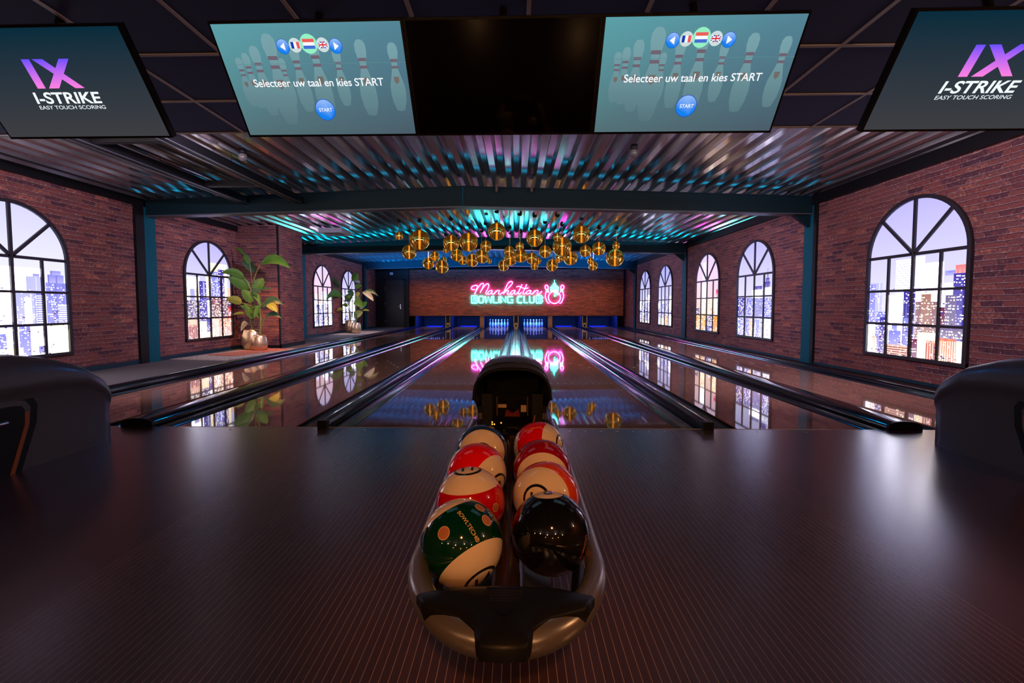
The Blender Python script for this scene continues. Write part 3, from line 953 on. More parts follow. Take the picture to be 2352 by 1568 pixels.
# ------------------------------------------------------------------ far end: masking with sign, pits, pins, door
mb = MB(); mb.box(-5.25, 5.235, 17.9, 17.98, 0.585, 2.84)
struct(mb.build('wall_masking', brick_far))
mb = MB(); mb.box(-5.26, 5.245, 17.89, 17.985, 0.565, 0.586); mb.box(-5.26, 5.245, 17.89, 17.985, 2.84, 2.87)
struct(mb.build('trim_10', black))
pit_labels = ('left outer', 'second left', 'left centre', 'right centre', 'second right', 'right outer')
for i, xc in enumerate(LANES):
    t = thing('pinsetter', 'dark blue pin pit and machine at the end of the %s lane' % pit_labels[i], 'pinsetter', (xc, 18.0, 0), 'pinsetters under the sign wall')
    m = MB(); m.box(xc - 0.72, xc + 0.72, 20.0, 20.05, -0.15, 0.9); rel(m.build('pit_curtain', pit_mat), t)
    m = MB(); m.box(xc - HW + 0.1, xc + HW - 0.1, 19.27, 19.31, -0.01, 0.03); rel(m.build('tail_plank', blue_mark), t)
    for s in (-1, 1):
        m = MB(); xk = xc + s * 0.745
        m.box(xk - 0.02, xk + 0.02, 18.02, 20.0, -0.12, 0.9); rel(m.build('kickback', kick_mat), t)
    m = MB(); m.box(xc - 0.70, xc + 0.70, 18.7, 18.78, 0.80, 0.98); rel(m.build('sweep_bar', kick_mat), t)
    m = MB(); m.tube([(xc - 0.68, 18.08, 0.62), (xc + 0.68, 18.08, 0.62)], 0.018, 8); rel(m.build('blue_light_tube', neon('uv_tube_%d' % i, (0.02, 0.05, 1.0), 14.0) if i == 0 else bpy.data.materials['uv_tube_0']), t)
    l = area('pit_light', (xc, 18.15, 0.64), (xc, 18.9, 0.0), 1.3, 0.08, 36 if i in (2, 3) else 26, (0.06, 0.25, 1.0), 170)
# machinery between the paired lanes
for x, lb in ((DIVS[0], 'left'), (DIVS[2], 'central'), (DIVS[4], 'right')):
    t = thing('ball_lift', 'narrow ball lift with brass fittings between pits, %s of the three' % lb, 'ball lift', (x, 18.0, 0), 'ball lifts between the pits')
    m = MB(); m.box(x - 0.115, x + 0.115, 18.0, 18.05, -0.1, 0.58); rel(m.build('back_panel', black), t)
    for s in (-1, 1):
        m = MB(); m.box(x + s * 0.105 - 0.012, x + s * 0.105 + 0.012, 17.93, 18.0, 0.0, 0.58); rel(m.build('post', chrome), t)
    m = MB(); m.box(x - 0.07, x + 0.07, 17.95, 17.99, 0.03, 0.22); rel(m.build('lift_box', brass), t)
    m = MB(); m.box(x - 0.045, x + 0.045, 17.935, 17.955, 0.07, 0.16); rel(m.build('lift_mouth', black), t)
for x, lb in ((DIVS[1], 'left'), (DIVS[3], 'right')):
    m = MB(); m.box(x - 0.10, x + 0.10, 17.95, 18.02, -0.05, 0.575)
    tag(m.build('division_post', mat('bronze_post_%s' % lb, (0.30, 0.16, 0.06), 0.4, 0.5)), 'brown division post between pits, %s of the sign' % lb, 'post')

# bowling pin
PIN = [(0.0005, 0.0), (0.0258, 0.001), (0.0300, 0.008), (0.0380, 0.04), (0.0520, 0.085), (0.0600, 0.114), (0.0585, 0.145), (0.0500, 0.185), (0.0360, 0.225),
       (0.0260, 0.255), (0.0232, 0.280), (0.0245, 0.305), (0.0295, 0.330), (0.0322, 0.345), (0.0305, 0.362), (0.0200, 0.377), (0.0005, 0.381)]


def fine(prof, k=3):
    o = []
    for (a, b) in zip(prof[:-1], prof[1:]):
        for j in range(k):
            o.append((a[0] + (b[0] - a[0]) * j / k, a[1] + (b[1] - a[1]) * j / k))
    o.append(prof[-1]); return o


m = MB(); m.lathe(PIN, 18)
for s in range(len(m.f)):
    r_ = s // 18
    if r_ in (9, 11):
        m.mi[s] = 1
pin_obj = m.build('bowling_pin', [pin_mat, pin_red])
rows = {0: 'head pin in front', 1: 'second row', 2: 'third row', 3: 'back row'}
place = {1: ('',), 2: ('left', 'right'), 3: ('left', 'middle', 'right'), 4: ('leftmost', 'second from left', 'second from right', 'rightmost')}
first = True
for li, xc in enumerate(LANES):
    up_ = li not in (2, 3)
    for r_ in range(4):
        for c in range(r_ + 1):
            o = pin_obj if first else pin_obj.copy()
            if not first:
                C.objects.link(o)
            first = False
            o.location = (xc + (c - r_ / 2) * 0.3048, 18.29 + r_ * 0.264, 0.56 if up_ else 0.0015)
            pos = place[r_ + 1][c]
            if r_ == 0:
                d = 'head pin'
            else:
                d = '%s pin of the %s' % (pos, rows[r_])
            if up_:
                tag(o, 'blue-lit pin lifted over the %s lane, %s' % (pit_labels[li], d), 'bowling pin', 'pins lifted over the %s lane' % pit_labels[li])
            else:
                tag(o, 'white-blue pin standing on the %s lane, %s' % (pit_labels[li], d), 'bowling pin', 'pins standing on the %s lane' % pit_labels[li])

# black door wall left of the masking
mb = MB(); mb.box(-7.05, -5.25, 17.75, 17.9, 0.0, 3.06)
struct(mb.build('wall_door', black))
root = bpy.data.objects.new('door_1', None); C.objects.link(root); root.location = (-5.95, 17.75, 0); struct(root)
m = MB(); m.box(-6.40, -5.48, 17.715, 17.749, 0.02, 2.32); rel(m.build('door_leaf', door_mat), root)
m = MB()
for a in ((-6.46, -6.40, 0.02, 2.38), (-5.48, -5.42, 0.02, 2.38), (-6.46, -5.42, 2.32, 2.38)):
    m.box(a[0], a[1], 17.70, 17.749, a[2], a[3])
rel(m.build('door_frame', black), root)
m = MB(); m.box(-5.66, -5.62, 17.70, 17.716, 0.92, 1.16); m.tube([(-5.64, 17.69, 1.06), (-5.64, 17.66, 1.06), (-5.77, 17.66, 1.06)], 0.011)
rel(m.build('door_handle', chrome), root)
for z in (0.35, 1.18, 1.95):
    m = MB(); m.box(-6.415, -6.390, 17.70, 17.716, z - 0.055, z + 0.055); rel(m.build('hinge', brass), root)
m = MB(); m.box(-6.14, -6.00, 17.69, 17.75, 2.58, 2.70)
tag(m.build('sensor_box', mat('pale_plastic', (0.55, 0.53, 0.55), 0.4)), 'small pale plastic box high above the black door', 'sensor')

# ------------------------------------------------------------------ neon sign
SY = 17.862


def S(cx, cy):
    """sign drawing units (as measured on the sign, 7.84 units a photo pixel) to the masking wall"""
    px, py = 1040 + cx / 7.84, 620 + cy / 7.84
    return Vector((-5.241 + (px - 940) * (10.459 / 492), SY, 1.0745 + (702.3 - py) * 0.021385))


def smooth_path(pts, k=6, closed=False):
    P_ = [Vector(p) for p in pts]
    o = []
    n = len(P_)
    for i in range(n if closed else n - 1):
        p0 = P_[(i - 1) % n] if (closed or i > 0) else P_[0]
        p1 = P_[i]; p2 = P_[(i + 1) % n]
        p3 = P_[(i + 2) % n] if (closed or i + 2 < n) else P_[-1]
        for j in range(k):
            t_ = j / k
            o.append(0.5 * ((2 * p1) + (p2 - p0) * t_ + (2 * p0 - 5 * p1 + 4 * p2 - p3) * t_ ** 2 + (3 * p1 - p0 - 3 * p2 + p3) * t_ ** 3))
    if not closed:
        o.append(P_[-1])
    return o


sign = thing('neon_sign', 'pink and cyan neon sign on the far brick panel', 'sign', (0.13, 17.9, 1.1))
script = [
    [(408, 352), (372, 358), (340, 335), (362, 300), (420, 280), (452, 292), (436, 345), (402, 438)],
    [(402, 438), (440, 360), (490, 285), (530, 247), (560, 252), (560, 290), (530, 350), (502, 408)],
    [(502, 408), (545, 340), (590, 280), (630, 252), (655, 262), (655, 305), (630, 360), (604, 415), (614, 438), (640, 424)],
    [(722, 374), (690, 372), (655, 392), (640, 420), (655, 440), (685, 428), (712, 395), (724, 374), (710, 415), (722, 438), (748, 430), (772, 400)],
    [(792, 374), (775, 405), (755, 438)], [(762, 425), (800, 385), (835, 372), (850, 385), (832, 420), (845, 440), (872, 432), (905, 410)],
    [(905, 410), (975, 360), (1045, 295), (1084, 240), (1070, 214), (1035, 218), (995, 262), (955, 345), (918, 438)],
    [(925, 425), (965, 388), (1000, 372), (1014, 386), (992, 422), (1005, 440), (1035, 430), (1060, 405)],
    [(1135, 374), (1100, 372), (1066, 394), (1050, 422), (1066, 440), (1096, 428), (1122, 396), (1136, 374), (1122, 415), (1134, 438), (1160, 430), (1182, 400)],
    [(1256, 265), (1232, 318), (1205, 375), (1190, 420), (1202, 438), (1226, 428), (1250, 402)],
    [(1342, 265), (1318, 318), (1290, 375), (1274, 420), (1286, 438), (1312, 428), (1340, 402)],
    [(1158, 312), (1190, 298), (1225, 308), (1270, 330), (1320, 340), (1372, 326)],
    [(1418, 374), (1384, 372), (1350, 394), (1334, 422), (1350, 440), (1380, 428), (1406, 396), (1420, 374), (1406, 415), (1418, 438), (1444, 430), (1466, 400)],
    [(1486, 374), (1468, 405), (1448, 438)], [(1456, 425), (1494, 385), (1528, 372), (1546, 386), (1528, 420), (1542, 440), (1580, 425), (1616, 388)]]
m = MB()
for p_ in script:
    m.tube(smooth_path([S(*q) for q in p_], 5), 0.017, 6)
rel(m.build('pink_script_lettering', neon_pink), sign)
blocks = [
    # B with a doubled outline
    ([(345, 465), (345, 600)], .020), ([(345, 465), (435, 465), (455, 485), (455, 515), (437, 532), (455, 550), (455, 580), (435, 600), (345, 600)], .020),
    ([(372, 490), (420, 490), (428, 500), (420, 518), (372, 518)], .015), ([(372, 545), (420, 545), (428, 560), (420, 577), (372, 577)], .015),
    ([(490, 475), (545, 475), (557, 490), (557, 580), (545, 592), (490, 592), (478, 580), (478, 490), (490, 475)], .030),
    ([(592, 475), (618, 592), (650, 480), (682, 592), (710, 475)], .026), ([(578, 475), (606, 600)], .016), ([(724, 475), (696, 600)], .016),
    ([(742, 470), (742, 592), (815, 592)], .030), ([(842, 475), (842, 592)], .032),
    ([(884, 592), (884, 478), (962, 590), (962, 475)], .024), ([(872, 600), (872, 470)], .016),
    ([(1090, 482), (1010, 482), (998, 495), (998, 580), (1010, 592), (1092, 592), (1092, 540), (1055, 540)], .030),
    ([(1256, 482), (1188, 482), (1175, 500), (1175, 575), (1188, 592), (1256, 592)], .034), ([(1294, 472), (1294, 592), (1355, 592)], .032),
    ([(1394, 472), (1394, 580), (1406, 592), (1462, 592), (1474, 580), (1474, 472)], .032),
    ([(1512, 465), (1512, 600)], .020), ([(1512, 465), (1605, 465), (1624, 485), (1624, 515), (1606, 532), (1624, 550), (1624, 580), (1605, 600), (1512, 600)], .020),
    ([(1540, 490), (1588, 490), (1596, 500), (1588, 518), (1540, 518)], .015), ([(1540, 545), (1588, 545), (1596, 560), (1588, 577), (1540, 577)], .015)]
m = MB()
for p_, r_ in blocks:
    m.tube([S(*q) for q in p_], r_, 8)
rel(m.build('cyan_block_lettering', neon_cyan), sign)
# emblem: ball between two pins under a skyline of bars
m = MB(); m.tube([S(1840 + 108 * math.cos(a), 498 + 108 * math.sin(a)) for a in [2 * math.pi * k / 36 for k in range(36)]], 0.021, 6, closed=True)
rel(m.build('ball_outline', neon_pink), sign)
for s in (-1, 1):
    m = MB()
    q = [(1840 + s * 118, 358), (1840 + s * 112, 330), (1840 + s * 120, 295), (1840 + s * 142, 280), (1840 + s * 165, 295), (1840 + s * 168, 325), (1840 + s * 150, 358)]
    m.tube(smooth_path([S(*k_) for k_ in q], 4), 0.018, 6)
    q = [(1840 + s * 150, 392), (1840 + s * 160, 440), (1840 + s * 162, 490), (1840 + s * 142, 555), (1840 + s * 118, 596), (1840 + s * 88, 598)]
    m.tube(smooth_path([S(*k_) for k_ in q], 4), 0.018, 6)
    q = [(1840 + s * 112, 392), (1840 + s * 100, 410)]
    m.tube([S(*k_) for k_ in q], 0.016, 6)
    rel(m.build('pin_outline', neon_pink), sign)
    m = MB(); m.tube([S(1840 + s * 112, 362), S(1840 + s * 150, 362)], 0.02, 6); m.tube([S(1840 + s * 112, 385), S(1840 + s * 150, 385)], 0.02, 6)
    rel(m.build('pin_neck_band', neon_cyan), sign)
m = MB()
for k_, (xx, tp) in enumerate(((1772, 310), (1786, 292), (1800, 282), (1814, 255), (1827, 240), (1840, 190), (1853, 240), (1866, 255), (1880, 282), (1894, 292), (1908, 310))):
    m.tube([S(xx, 384 - (8 if 1790 < xx < 1890 else 0)), S(xx, tp)], 0.0105, 6)
rel(m.build('cyan_skyline_bars', neon_cyan), sign)
m = MB()
for (a, b) in ((1855, 415), (1890, 440), (1850, 465)):
    m.sphere(S(a, b), 0.052, 12, 8)
rel(m.build('cyan_finger_holes', neon_cyan), sign)

# ------------------------------------------------------------------ golden mirror globes on chains
GLOBES = [  # photo column, row, seen diameter (px), true diameter (m)
    (916.7, 541.7, 18.5, .20), (963.7, 551.2, 46, .50), (939.9, 579.2, 33, .40), (983.9, 604.8, 27.5, .410), (998.8, 588.7, 23, .340), (1015, 612.5, 31, .460),
    (1019.4, 596.4, 14, .210), (1036.3, 558.3, 37, .40), (1024.4, 573.8, 14.5, .19), (1076.2, 556, 43, .50), (1048.8, 585.7, 28.5, .38), (1062.5, 597.6, 21.5, .320),
    (1083.9, 597.6, 30, .450), (1106.5, 588.7, 31.5, .400), (1116, 565.5, 26, .30), (1123.8, 599.4, 12.5, .187), (1141, 531.5, 40, .40), (1156.5, 609.5, 25.6, .380),
    (1170.1, 577.5, 25, .30), (1172, 594.3, 31, .400), (1193.7, 565.7, 19.6, .20), (1195.7, 587, 31, .400), (1228.2, 546.7, 38.7, .40), (1221.3, 593, 26, .32),
    (1236.8, 599, 13.5, .200), (1228, 609.8, 19, .285), (1251.7, 577.6, 28, .31), (1268.3, 609.2, 27.4, .410), (1280.2, 544.3, 19.6, .20), (1291, 566.3, 44, .50),
    (1284.4, 593, 19.6, .290), (1310.6, 592, 33.3, .500), (1335.6, 538.3, 40, .42), (1344.5, 576.4, 26.8, .31), (1375.5, 571, 31, .36), (1356.4, 599, 15, .220),
    (1362.4, 610.4, 21.4, .320), (1415.4, 564, 17.3, .20), (1412.4, 592, 40.5, .550)]


def size_class(d):
    return 'tiny' if d < .23 else 'small' if d < .345 else 'middling' if d < .43 else 'big'


ORD = ['first', 'second', 'third', 'fourth', 'fifth', 'sixth', 'seventh', 'eighth', 'ninth', 'tenth', 'eleventh', 'twelfth', 'thirteenth', 'fourteenth']
placed = []
order = sorted(range(len(GLOBES)), key=lambda i: GLOBES[i][0])
counts = {}
rank = {}
for i in order:
    c = size_class(GLOBES[i][3]); rank[i] = counts.get(c, 0); counts[c] = rank[i] + 1
for i, (gx, gy, dp, D) in enumerate(GLOBES):
    depth = D * F / dp
    Y = CAM.y + depth
    Y = min(max(Y, 5.2), 12.4)
    if Y > 10.0 and gy - dp / 2 < 574:
        Y = 9.95                       # hangs in front of the beam
    elif 9.95 < Y < 10.75 and gy - dp / 2 >= 574:
        Y = 10.8
    p = at(gx, gy, Y)
    D = dp / F * (Y - CAM.y)
    for tries in range(60):
        if all((p - q).length > D / 2 + rq + 0.012 for q, rq in placed):
            break
        Y = Y + 0.05 * (1 if Y > 10.5 else -1)
        p = at(gx, gy, Y); D = dp / F * (Y - CAM.y)
    r = D / 2
    placed.append((p, r))
    cz = roof(p.x)
    c = size_class(GLOBES[i][3])
    k = rank[i]
    pos = 'leftmost' if k == 0 else 'rightmost' if k == counts[c] - 1 else '%s from the left' % ORD[k]
    t = thing('mirror_globe', '%s golden mirror globe on a chain, %s of the %s %s ones' % (c, pos, {13: 'thirteen', 12: 'twelve', 11: 'eleven', 10: 'ten', 9: 'nine', 8: 'eight', 7: 'seven', 6: 'six', 14: 'fourteen'}.get(counts[c], 'many'), c),
              'hanging globe', (p.x, p.y, cz), 'golden mirror globes over the lanes')
    zc = p.z - cz
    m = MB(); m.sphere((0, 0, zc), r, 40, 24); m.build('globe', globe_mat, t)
    m = MB(); m.tube([(0, 0, zc - r * 0.90), (0, 0, zc + r * 0.95)], r * 0.11, 8); m.build('glow_tube', glow_mat, t)
    m = MB(); m.lathe([(0.001, 0.05), (r * .13, 0.05), (r * .16, 0.0), (r * .16, -0.02), (0.001, -0.02)], 12, (0, 0, zc + r)); m.build('collar', brass, t)
    if zc + r + 0.05 < -0.02:
        m = MB()
        L_ = -(zc + r + 0.05)
        nl = max(2, int(L_ / 0.03))
        path = [(0.004 * (1 if q % 2 else -1), 0, zc + r + 0.04 + L_ * q / nl) for q in range(nl + 1)]
        m.tube(path, 0.006, 5); m.build('chain', cord_mat, t)
    m = MB(); m.lathe([(0.001, 0.0), (0.055, 0.0), (0.06, -0.02), (0.045, -0.05), (0.012, -0.065), (0.001, -0.065)], 14); m.build('canopy', hub_mat, t)

# ------------------------------------------------------------------ roof fittings
for px, lb in ((557, 'left'), (1456, 'right')):
    p = at(px, 347, 2.05)
    top = roof(p.x)
    t = thing('ceiling_sensor', 'small clear-domed sensor under the corrugated roof, %s of the two' % lb, 'sensor', (p.x, p.y, top), 'ceiling sensors')
    m = MB(); m.lathe([(0.001, 0.0), (0.045, 0.0), (0.045, -0.07), (0.001, -0.07)], 16); m.build('mount', black, t)
    m = MB(); m.lathe([(0.050, -0.07), (0.056, -0.10), (0.050, -0.135), (0.030, -0.155), (0.001, -0.16)], 16); m.build('dome', lens_mat, t)
    m = MB(); m.tube([(0.02, 0, -0.01), (0.05, 0.06, 0.0), (0.06, 0.35, 0.012)], 0.006, 6); m.build('cable', black, t)
# black hanging channel frame in the first bay
t = thing('channel_frame', 'black steel channel frame hanging under the roof above the left lanes', 'ceiling frame', (-4.4, 2.5, 2.93))
for (xa, xb) in ((-4.98, -4.86), (-3.98, -3.86)):
    m = MB(); m.box(xa, xb, 0.25, 4.24, 2.938, 3.05); q_ = rel(m.build('long_rail', black), t)
    m = MB(); m.box(xa, xa + 0.02, 0.25, 4.24, 2.93, 2.938); m.box(xb - 0.02, xb, 0.25, 4.24, 2.93, 2.938); rel(m.build('rail_lip', lit_flange_mat), t)  # lips lightened too, for the light they catch
    m = MB()
    for yy in (0.8, 2.3, 3.7):
        m.tube([((xa + xb) / 2, yy, 3.05), ((xa + xb) / 2, yy, roof((xa + xb) / 2) + 0.05)], 0.006, 6)
    o_ = rel(m.build('hanger_rods', black), t)
for yy in (1.25, 3.13):
    m = MB(); m.box(-4.86, -3.98, yy - 0.04, yy + 0.04, 2.95, 3.04); rel(m.build('cross_rail', black), t)
# unit casing under the roof in the second bay
p = at(772, 534, 7.8)
t = thing('ceiling_unit', 'grey box-shaped unit under the roof, above the left plant', 'ceiling unit', (-4.75, 7.8, roof(-4.75)))
m = MB(); m.box(-5.05, -4.45, 7.5, 8.1, 2.955, 3.075); rel(m.build('casing', grey_box), t)
m = MB(); m.box(-4.95, -4.55, 7.6, 8.0, 2.945, 2.956); rel(m.build('grille', black), t)

# two short brown hangers below the roof at the first beam
for px, lb in ((1141, 'left'), (1221, 'right')):
    p = at(px, 437, 4.2)
    m = MB(); m.box(p.x - 0.02, p.x + 0.02, 4.12, 4.20, p.z - 0.04, roof(p.x))
    tag(m.build('roof_hanger', mat('brown_hanger_%s' % lb, (0.16, 0.08, 0.07), 0.6)), 'short brown hanger strip in front of nearest beam, %s of the two' % lb, 'hanger', 'roof hangers')

# ------------------------------------------------------------------ rugs and potted plants on the left walkway
def rug(name, cx, cy, sx, sy, ang, mt, z0, label):
    m = MB(); m.box(-sx / 2, sx / 2, -sy / 2, sy / 2, 0, 0.012)
    o = m.build(name, mt); o.location = (cx, cy, z0); o.rotation_euler = (0, 0, R(ang))
    return tag(o, label, 'rug')


rug('woven_rug', -6.02, 5.78, 1.25, 2.35, -9, rug_mat, 0.021, 'pale woven rug on the walkway in front of the brick pier')
rug('patterned_rug', -5.98, 6.02, 0.72, 1.55, -14, red_rug_mat, 0.034, 'red patterned rug under the two gold pots by the pier')
rug('woven_rug', -6.10, 13.1, 1.2, 2.3, -6, rug_mat, 0.021, 'pale woven rug near the black door under the far plants')


def leaf(mbq, base, tip, width, side, sag=0.12, fold=0.25):
    """one paddle leaf: midrib from base to tip, cupped blade"""
    base, tip = Vector(base), Vector(tip)
    d = tip - base
    ln = d.length
    sv = Vector(side).normalized()
    sv = (sv - d.normalized() * sv.dot(d.normalized())).normalized()
    nv = d.normalized().cross(sv)
    if nv.z < 0:
        nv = -nv
    nl, nw = 12, 3
    vs = []
    for i in range(nl + 1):
        t_ = i / nl
        c = base + d * t_ + Vector((0, 0, 1)) * (sag * ln * 4 * t_ * (1 - t_) * 0.6)
        wv = width * 0.5 * (math.sin(math.pi * min(1, t_ ** 0.75)) ** 0.65) if 0 < t_ < 1 else 0.003
        for j in range(-nw, nw + 1):
            q = j / nw
            rip = 0.03 * width * math.sin(t_ * 26 + q * 2)
            vs.append(c + sv * wv * q + nv * (abs(q) * wv * fold + (rip * abs(q))))
    k_ = 2 * nw + 1
    mbq.add(vs, [(i * k_ + j, i * k_ + j + 1, (i + 1) * k_ + j + 1, (i + 1) * k_ + j) for i in range(nl) for j in range(2 * nw)], 0, True)


POT = [(0.001, 0.0), (0.62, 0.0), (0.80, 0.10), (0.97, 0.45), (1.0, 0.85), (0.96, 1.30), (0.86, 1.75), (0.80, 1.98), (0.77, 2.0), (0.74, 1.96), (0.78, 1.7), (0.001, 1.68)]


def at_w(q, Y):
    p = at(q[0], q[1], Y)
    if p.x < -6.72:                     # keep clear of the brick wall
        d = ray(*q); p = CAM + d * ((-6.72 - CAM.x) / d.x)
    return p


def plant(label, x, y, r, h, stems, leaves, zf):
    """stems: list of pixel polylines + depth; leaves: (base px, tip px, width m, depth offset, material, sag)"""
    t = thing('potted_plant', label, 'potted plant', (x, y, zf), 'potted plants')
    m = MB(); m.lathe([(a * r, b * h / 2) for a, b in POT], 36); m.build('pot', gold, t)
    m = MB(); m.lathe([(0.001, 0.0), (r * .76, 0.0)], 24, (0, 0, h * 0.86)); m.build('soil', soil, t)
    for pts, dy in stems:
        P_ = [at_w((a, b), y + dy * k / max(1, len(pts) - 1)) for k, (a, b) in enumerate(pts)]
        P_[0] = Vector((x + 0.02 * random.uniform(-1, 1), y, zf + h * 0.86))
        q = smooth_path(P_, 5)
        m = MB(); m.tube(q, [0.016 - 0.009 * k / len(q) for k in range(len(q))], 7)
        rel(m.build('stem', stem_mat), t)
    for (b, e, wd, dy0, dy1, mt, sag) in leaves:
        B_, E_ = at_w(b, y + dy0), at_w(e, y + dy1)
        d = (E_ - B_).normalized()
        view = ((B_ + E_) / 2 - CAM).normalized()
        side = d.cross(view)
        side = (side + view * 0.35).normalized()
        m = MB(); leaf(m, B_, E_, wd, side, sag)
        rel(m.build('leaf', mt), t)


def g1(x_, y_):
    return (500 + x_ / 5.6, 540 + y_ / 5.6)


sG, sD, sY, sP = leaf_green, leaf_dark, leaf_yellow, leaf_pale
plant('tall banana-leaved plant in the larger gold pot by the brick pier', -6.33, 6.66, 0.235, 0.475,
      [([g1(440, 1215), g1(445, 900), g1(440, 600), g1(412, 370)], -.05), ([g1(450, 1215), g1(465, 800), g1(470, 560), g1(550, 370)], -.15),
       ([g1(435, 1215), g1(440, 850), g1(420, 680), g1(340, 540)], -.2), ([g1(430, 1215), g1(440, 950), g1(410, 900), g1(310, 870)], -.2), ([g1(445, 1215), g1(430, 1100), g1(400, 1040), g1(350, 1005)], -.15)],
      [(g1(412, 372), g1(340, 235), .13, -.05, 0, sG, .1), (g1(350, 260), g1(232, 172), .08, -.02, .05, sG, .3), (g1(550, 372), g1(935, 425), .24, -.15, -.2, sG, .35), (g1(345, 550), g1(50, 480), .19, -.2, -.3, sG, .25),
       (g1(410, 690), g1(135, 545), .30, -.1, -.3, sG, .05), (g1(450, 700), g1(595, 560), .25, -.1, -.2, sG, .0), (g1(470, 710), g1(695, 695), .09, -.1, -.1, sD, .15), (g1(455, 860), g1(305, 705), .24, -.15, -.25, sG, .05),
       (g1(312, 872), g1(108, 822), .20, -.2, -.3, sY, .15), (g1(465, 750), g1(545, 870), .14, -.1, -.2, sG, .1), (g1(445, 1040), g1(340, 880), .14, -.15, -.25, sG, .0), (g1(350, 1005), g1(192, 1022), .07, -.15, -.2, sY, .1),
       (g1(450, 1075), g1(345, 950), .13, -.15, -.2, sG, .1), (g1(480, 470), g1(300, 340), .22, .1, .12, sD, .1), (g1(430, 960), g1(530, 1070), .16, -.1, -.15, sD, .1), (g1(440, 1000), g1(285, 905), .10, -.1, -.1, sG, .1),  # dark leaf at the back: shade put into its colour
       (g1(400, 1135), g1(300, 1235), .13, -.12, -.25, sP, .6), (g1(430, 720), g1(560, 730), .12, -.2, -.25, sD, .1)], 0.034)
plant('shorter drooping plant in the smaller gold pot by the brick pier', -5.98, 6.34, 0.175, 0.36,
      [([g1(565, 1290), g1(560, 1100), g1(548, 900)], .0), ([g1(555, 1290), g1(550, 1050), g1(545, 930), g1(600, 860)], -.05), ([g1(560, 1290), g1(570, 1150), g1(610, 1060)], -.05)],
      [(g1(570, 925), g1(850, 895), .20, -.05, .05, sD, .45), (g1(640, 890), g1(770, 990), .18, -.08, -.1, sY, .2), (g1(610, 1060), g1(825, 1075), .12, -.05, -.05, sD, .45), (g1(545, 900), g1(470, 1070), .12, -.05, -.1, sG, .1),
       (g1(548, 905), g1(520, 760), .07, 0, 0, sG, .0), (g1(545, 930), g1(420, 955), .10, -.05, -.05, sG, .15)], 0.034)


def g2(x_, y_):
    return (680 + x_ / 7.129, 560 + y_ / 7.129)


plant('leafy plant in the left gold pot beside the far left windows', -6.46, 13.35, 0.23, 0.48,
      [([g2(850, 1265), g2(870, 1000), g2(930, 620)], 0), ([g2(845, 1265), g2(850, 1050), g2(740, 860)], -.1), ([g2(860, 1265), g2(860, 1000), g2(700, 720)], .1), ([g2(855, 1265), g2(860, 1130), g2(760, 1090)], -.1)],
      [(g2(925, 610), g2(1010, 480), .30, 0, -.1, sG, .1), (g2(955, 590), g2(1050, 640), .14, 0, 0, sP, .1), (g2(700, 725), g2(585, 545), .18, .1, .15, sD, .1), (g2(750, 850), g2(490, 920), .28, -.1, -.2, sG, .2), (g2(820, 940), g2(920, 820), .28, -.1, -.1, sD, .1),
       (g2(960, 730), g2(1080, 680), .18, 0, 0, sG, .2), (g2(770, 1090), g2(665, 1105), .12, -.1, -.1, sY, .2), (g2(850, 1020), g2(750, 1000), .14, -.1, -.1, sG, .2), (g2(900, 900), g2(830, 860), .2, -.1, -.15, sG, .1), (g2(860, 760), g2(940, 860), .2, 0, -.1, sD, .1)], 0.034)
plant('leafy plant in the right gold pot nearest the black door', -6.07, 12.85, 0.185, 0.40,
      [([g2(975, 1310), g2(985, 1000), g2(1100, 780)], 0), ([g2(970, 1310), g2(990, 1100), g2(1000, 830)], -.05), ([g2(985, 1310), g2(1010, 1150), g2(1090, 1090)], 0)],
      [(g2(1100, 780), g2(1270, 935), .22, 0, -.1, sP, .15), (g2(1110, 780), g2(1345, 855), .14, 0, .1, sD, .3), (g2(970, 850), g2(1045, 800), .18, -.05, -.1, sY, .1), (g2(960, 940), g2(1085, 1030), .30, -.05, -.15, sG, .1), (g2(1040, 1060), g2(1165, 950), .22, 0, -.05, sG, .1),
       (g2(985, 1180), g2(1095, 1110), .26, 0, -.1, sY, .1), (g2(1085, 1092), g2(1200, 1095), .08, 0, 0, sY, .2), (g2(1000, 1240), g2(960, 1100), .16, 0, 0, sG, .1), (g2(1020, 960), g2(990, 840), .2, 0, 0, sG, .1)], 0.034)

# ------------------------------------------------------------------ text helper
def text_mesh(body, size=1.0, offset=0.0, shear=0.0, align='CENTER', fine_=False):
    cu = bpy.data.curves.new('txt', 'FONT')
    cu.body = body; cu.size = 1.0; cu.offset = offset; cu.shear = shear
    cu.align_x = align; cu.align_y = 'BOTTOM_BASELINE'
    o = bpy.data.objects.new('txt', cu); C.objects.link(o)
    dg = bpy.context.evaluated_depsgraph_get(); dg.update()
    me = o.evaluated_get(dg).to_mesh()
    bm = bmesh.new(); bm.from_mesh(me)
    o.evaluated_get(dg).to_mesh_clear()
    bpy.data.objects.remove(o); bpy.data.curves.remove(cu)
    if fine_:
        bmesh.ops.triangulate(bm, faces=bm.faces)
        for _ in range(5):
            ed = [e for e in bm.edges if e.calc_length() > 0.10]
            if not ed:
                break
            bmesh.ops.subdivide_edges(bm, edges=ed, cuts=1)
            bmesh.ops.triangulate(bm, faces=bm.faces)
    bm.verts.index_update()
    vs = [(v.co.x * size, v.co.y * size, 0.0) for v in bm.verts]; fs = [tuple(v.index for v in f.verts) for f in bm.faces]
    bm.free()
    return vs, fs


def fit_text(body, x0, x1, height=None, **kw):
    """text scaled to span x0..x1"""
    vs, fs = text_mesh(body, 1.0, align='LEFT', **kw)
    a = min(v[0] for v in vs); b = max(v[0] for v in vs)
    s = (x1 - x0) / (b - a)
    h = max(v[1] for v in vs)
    sy = s if height is None else height / h
    return [(x0 + (v[0] - a) * s, v[1] * sy) for v in vs], fs


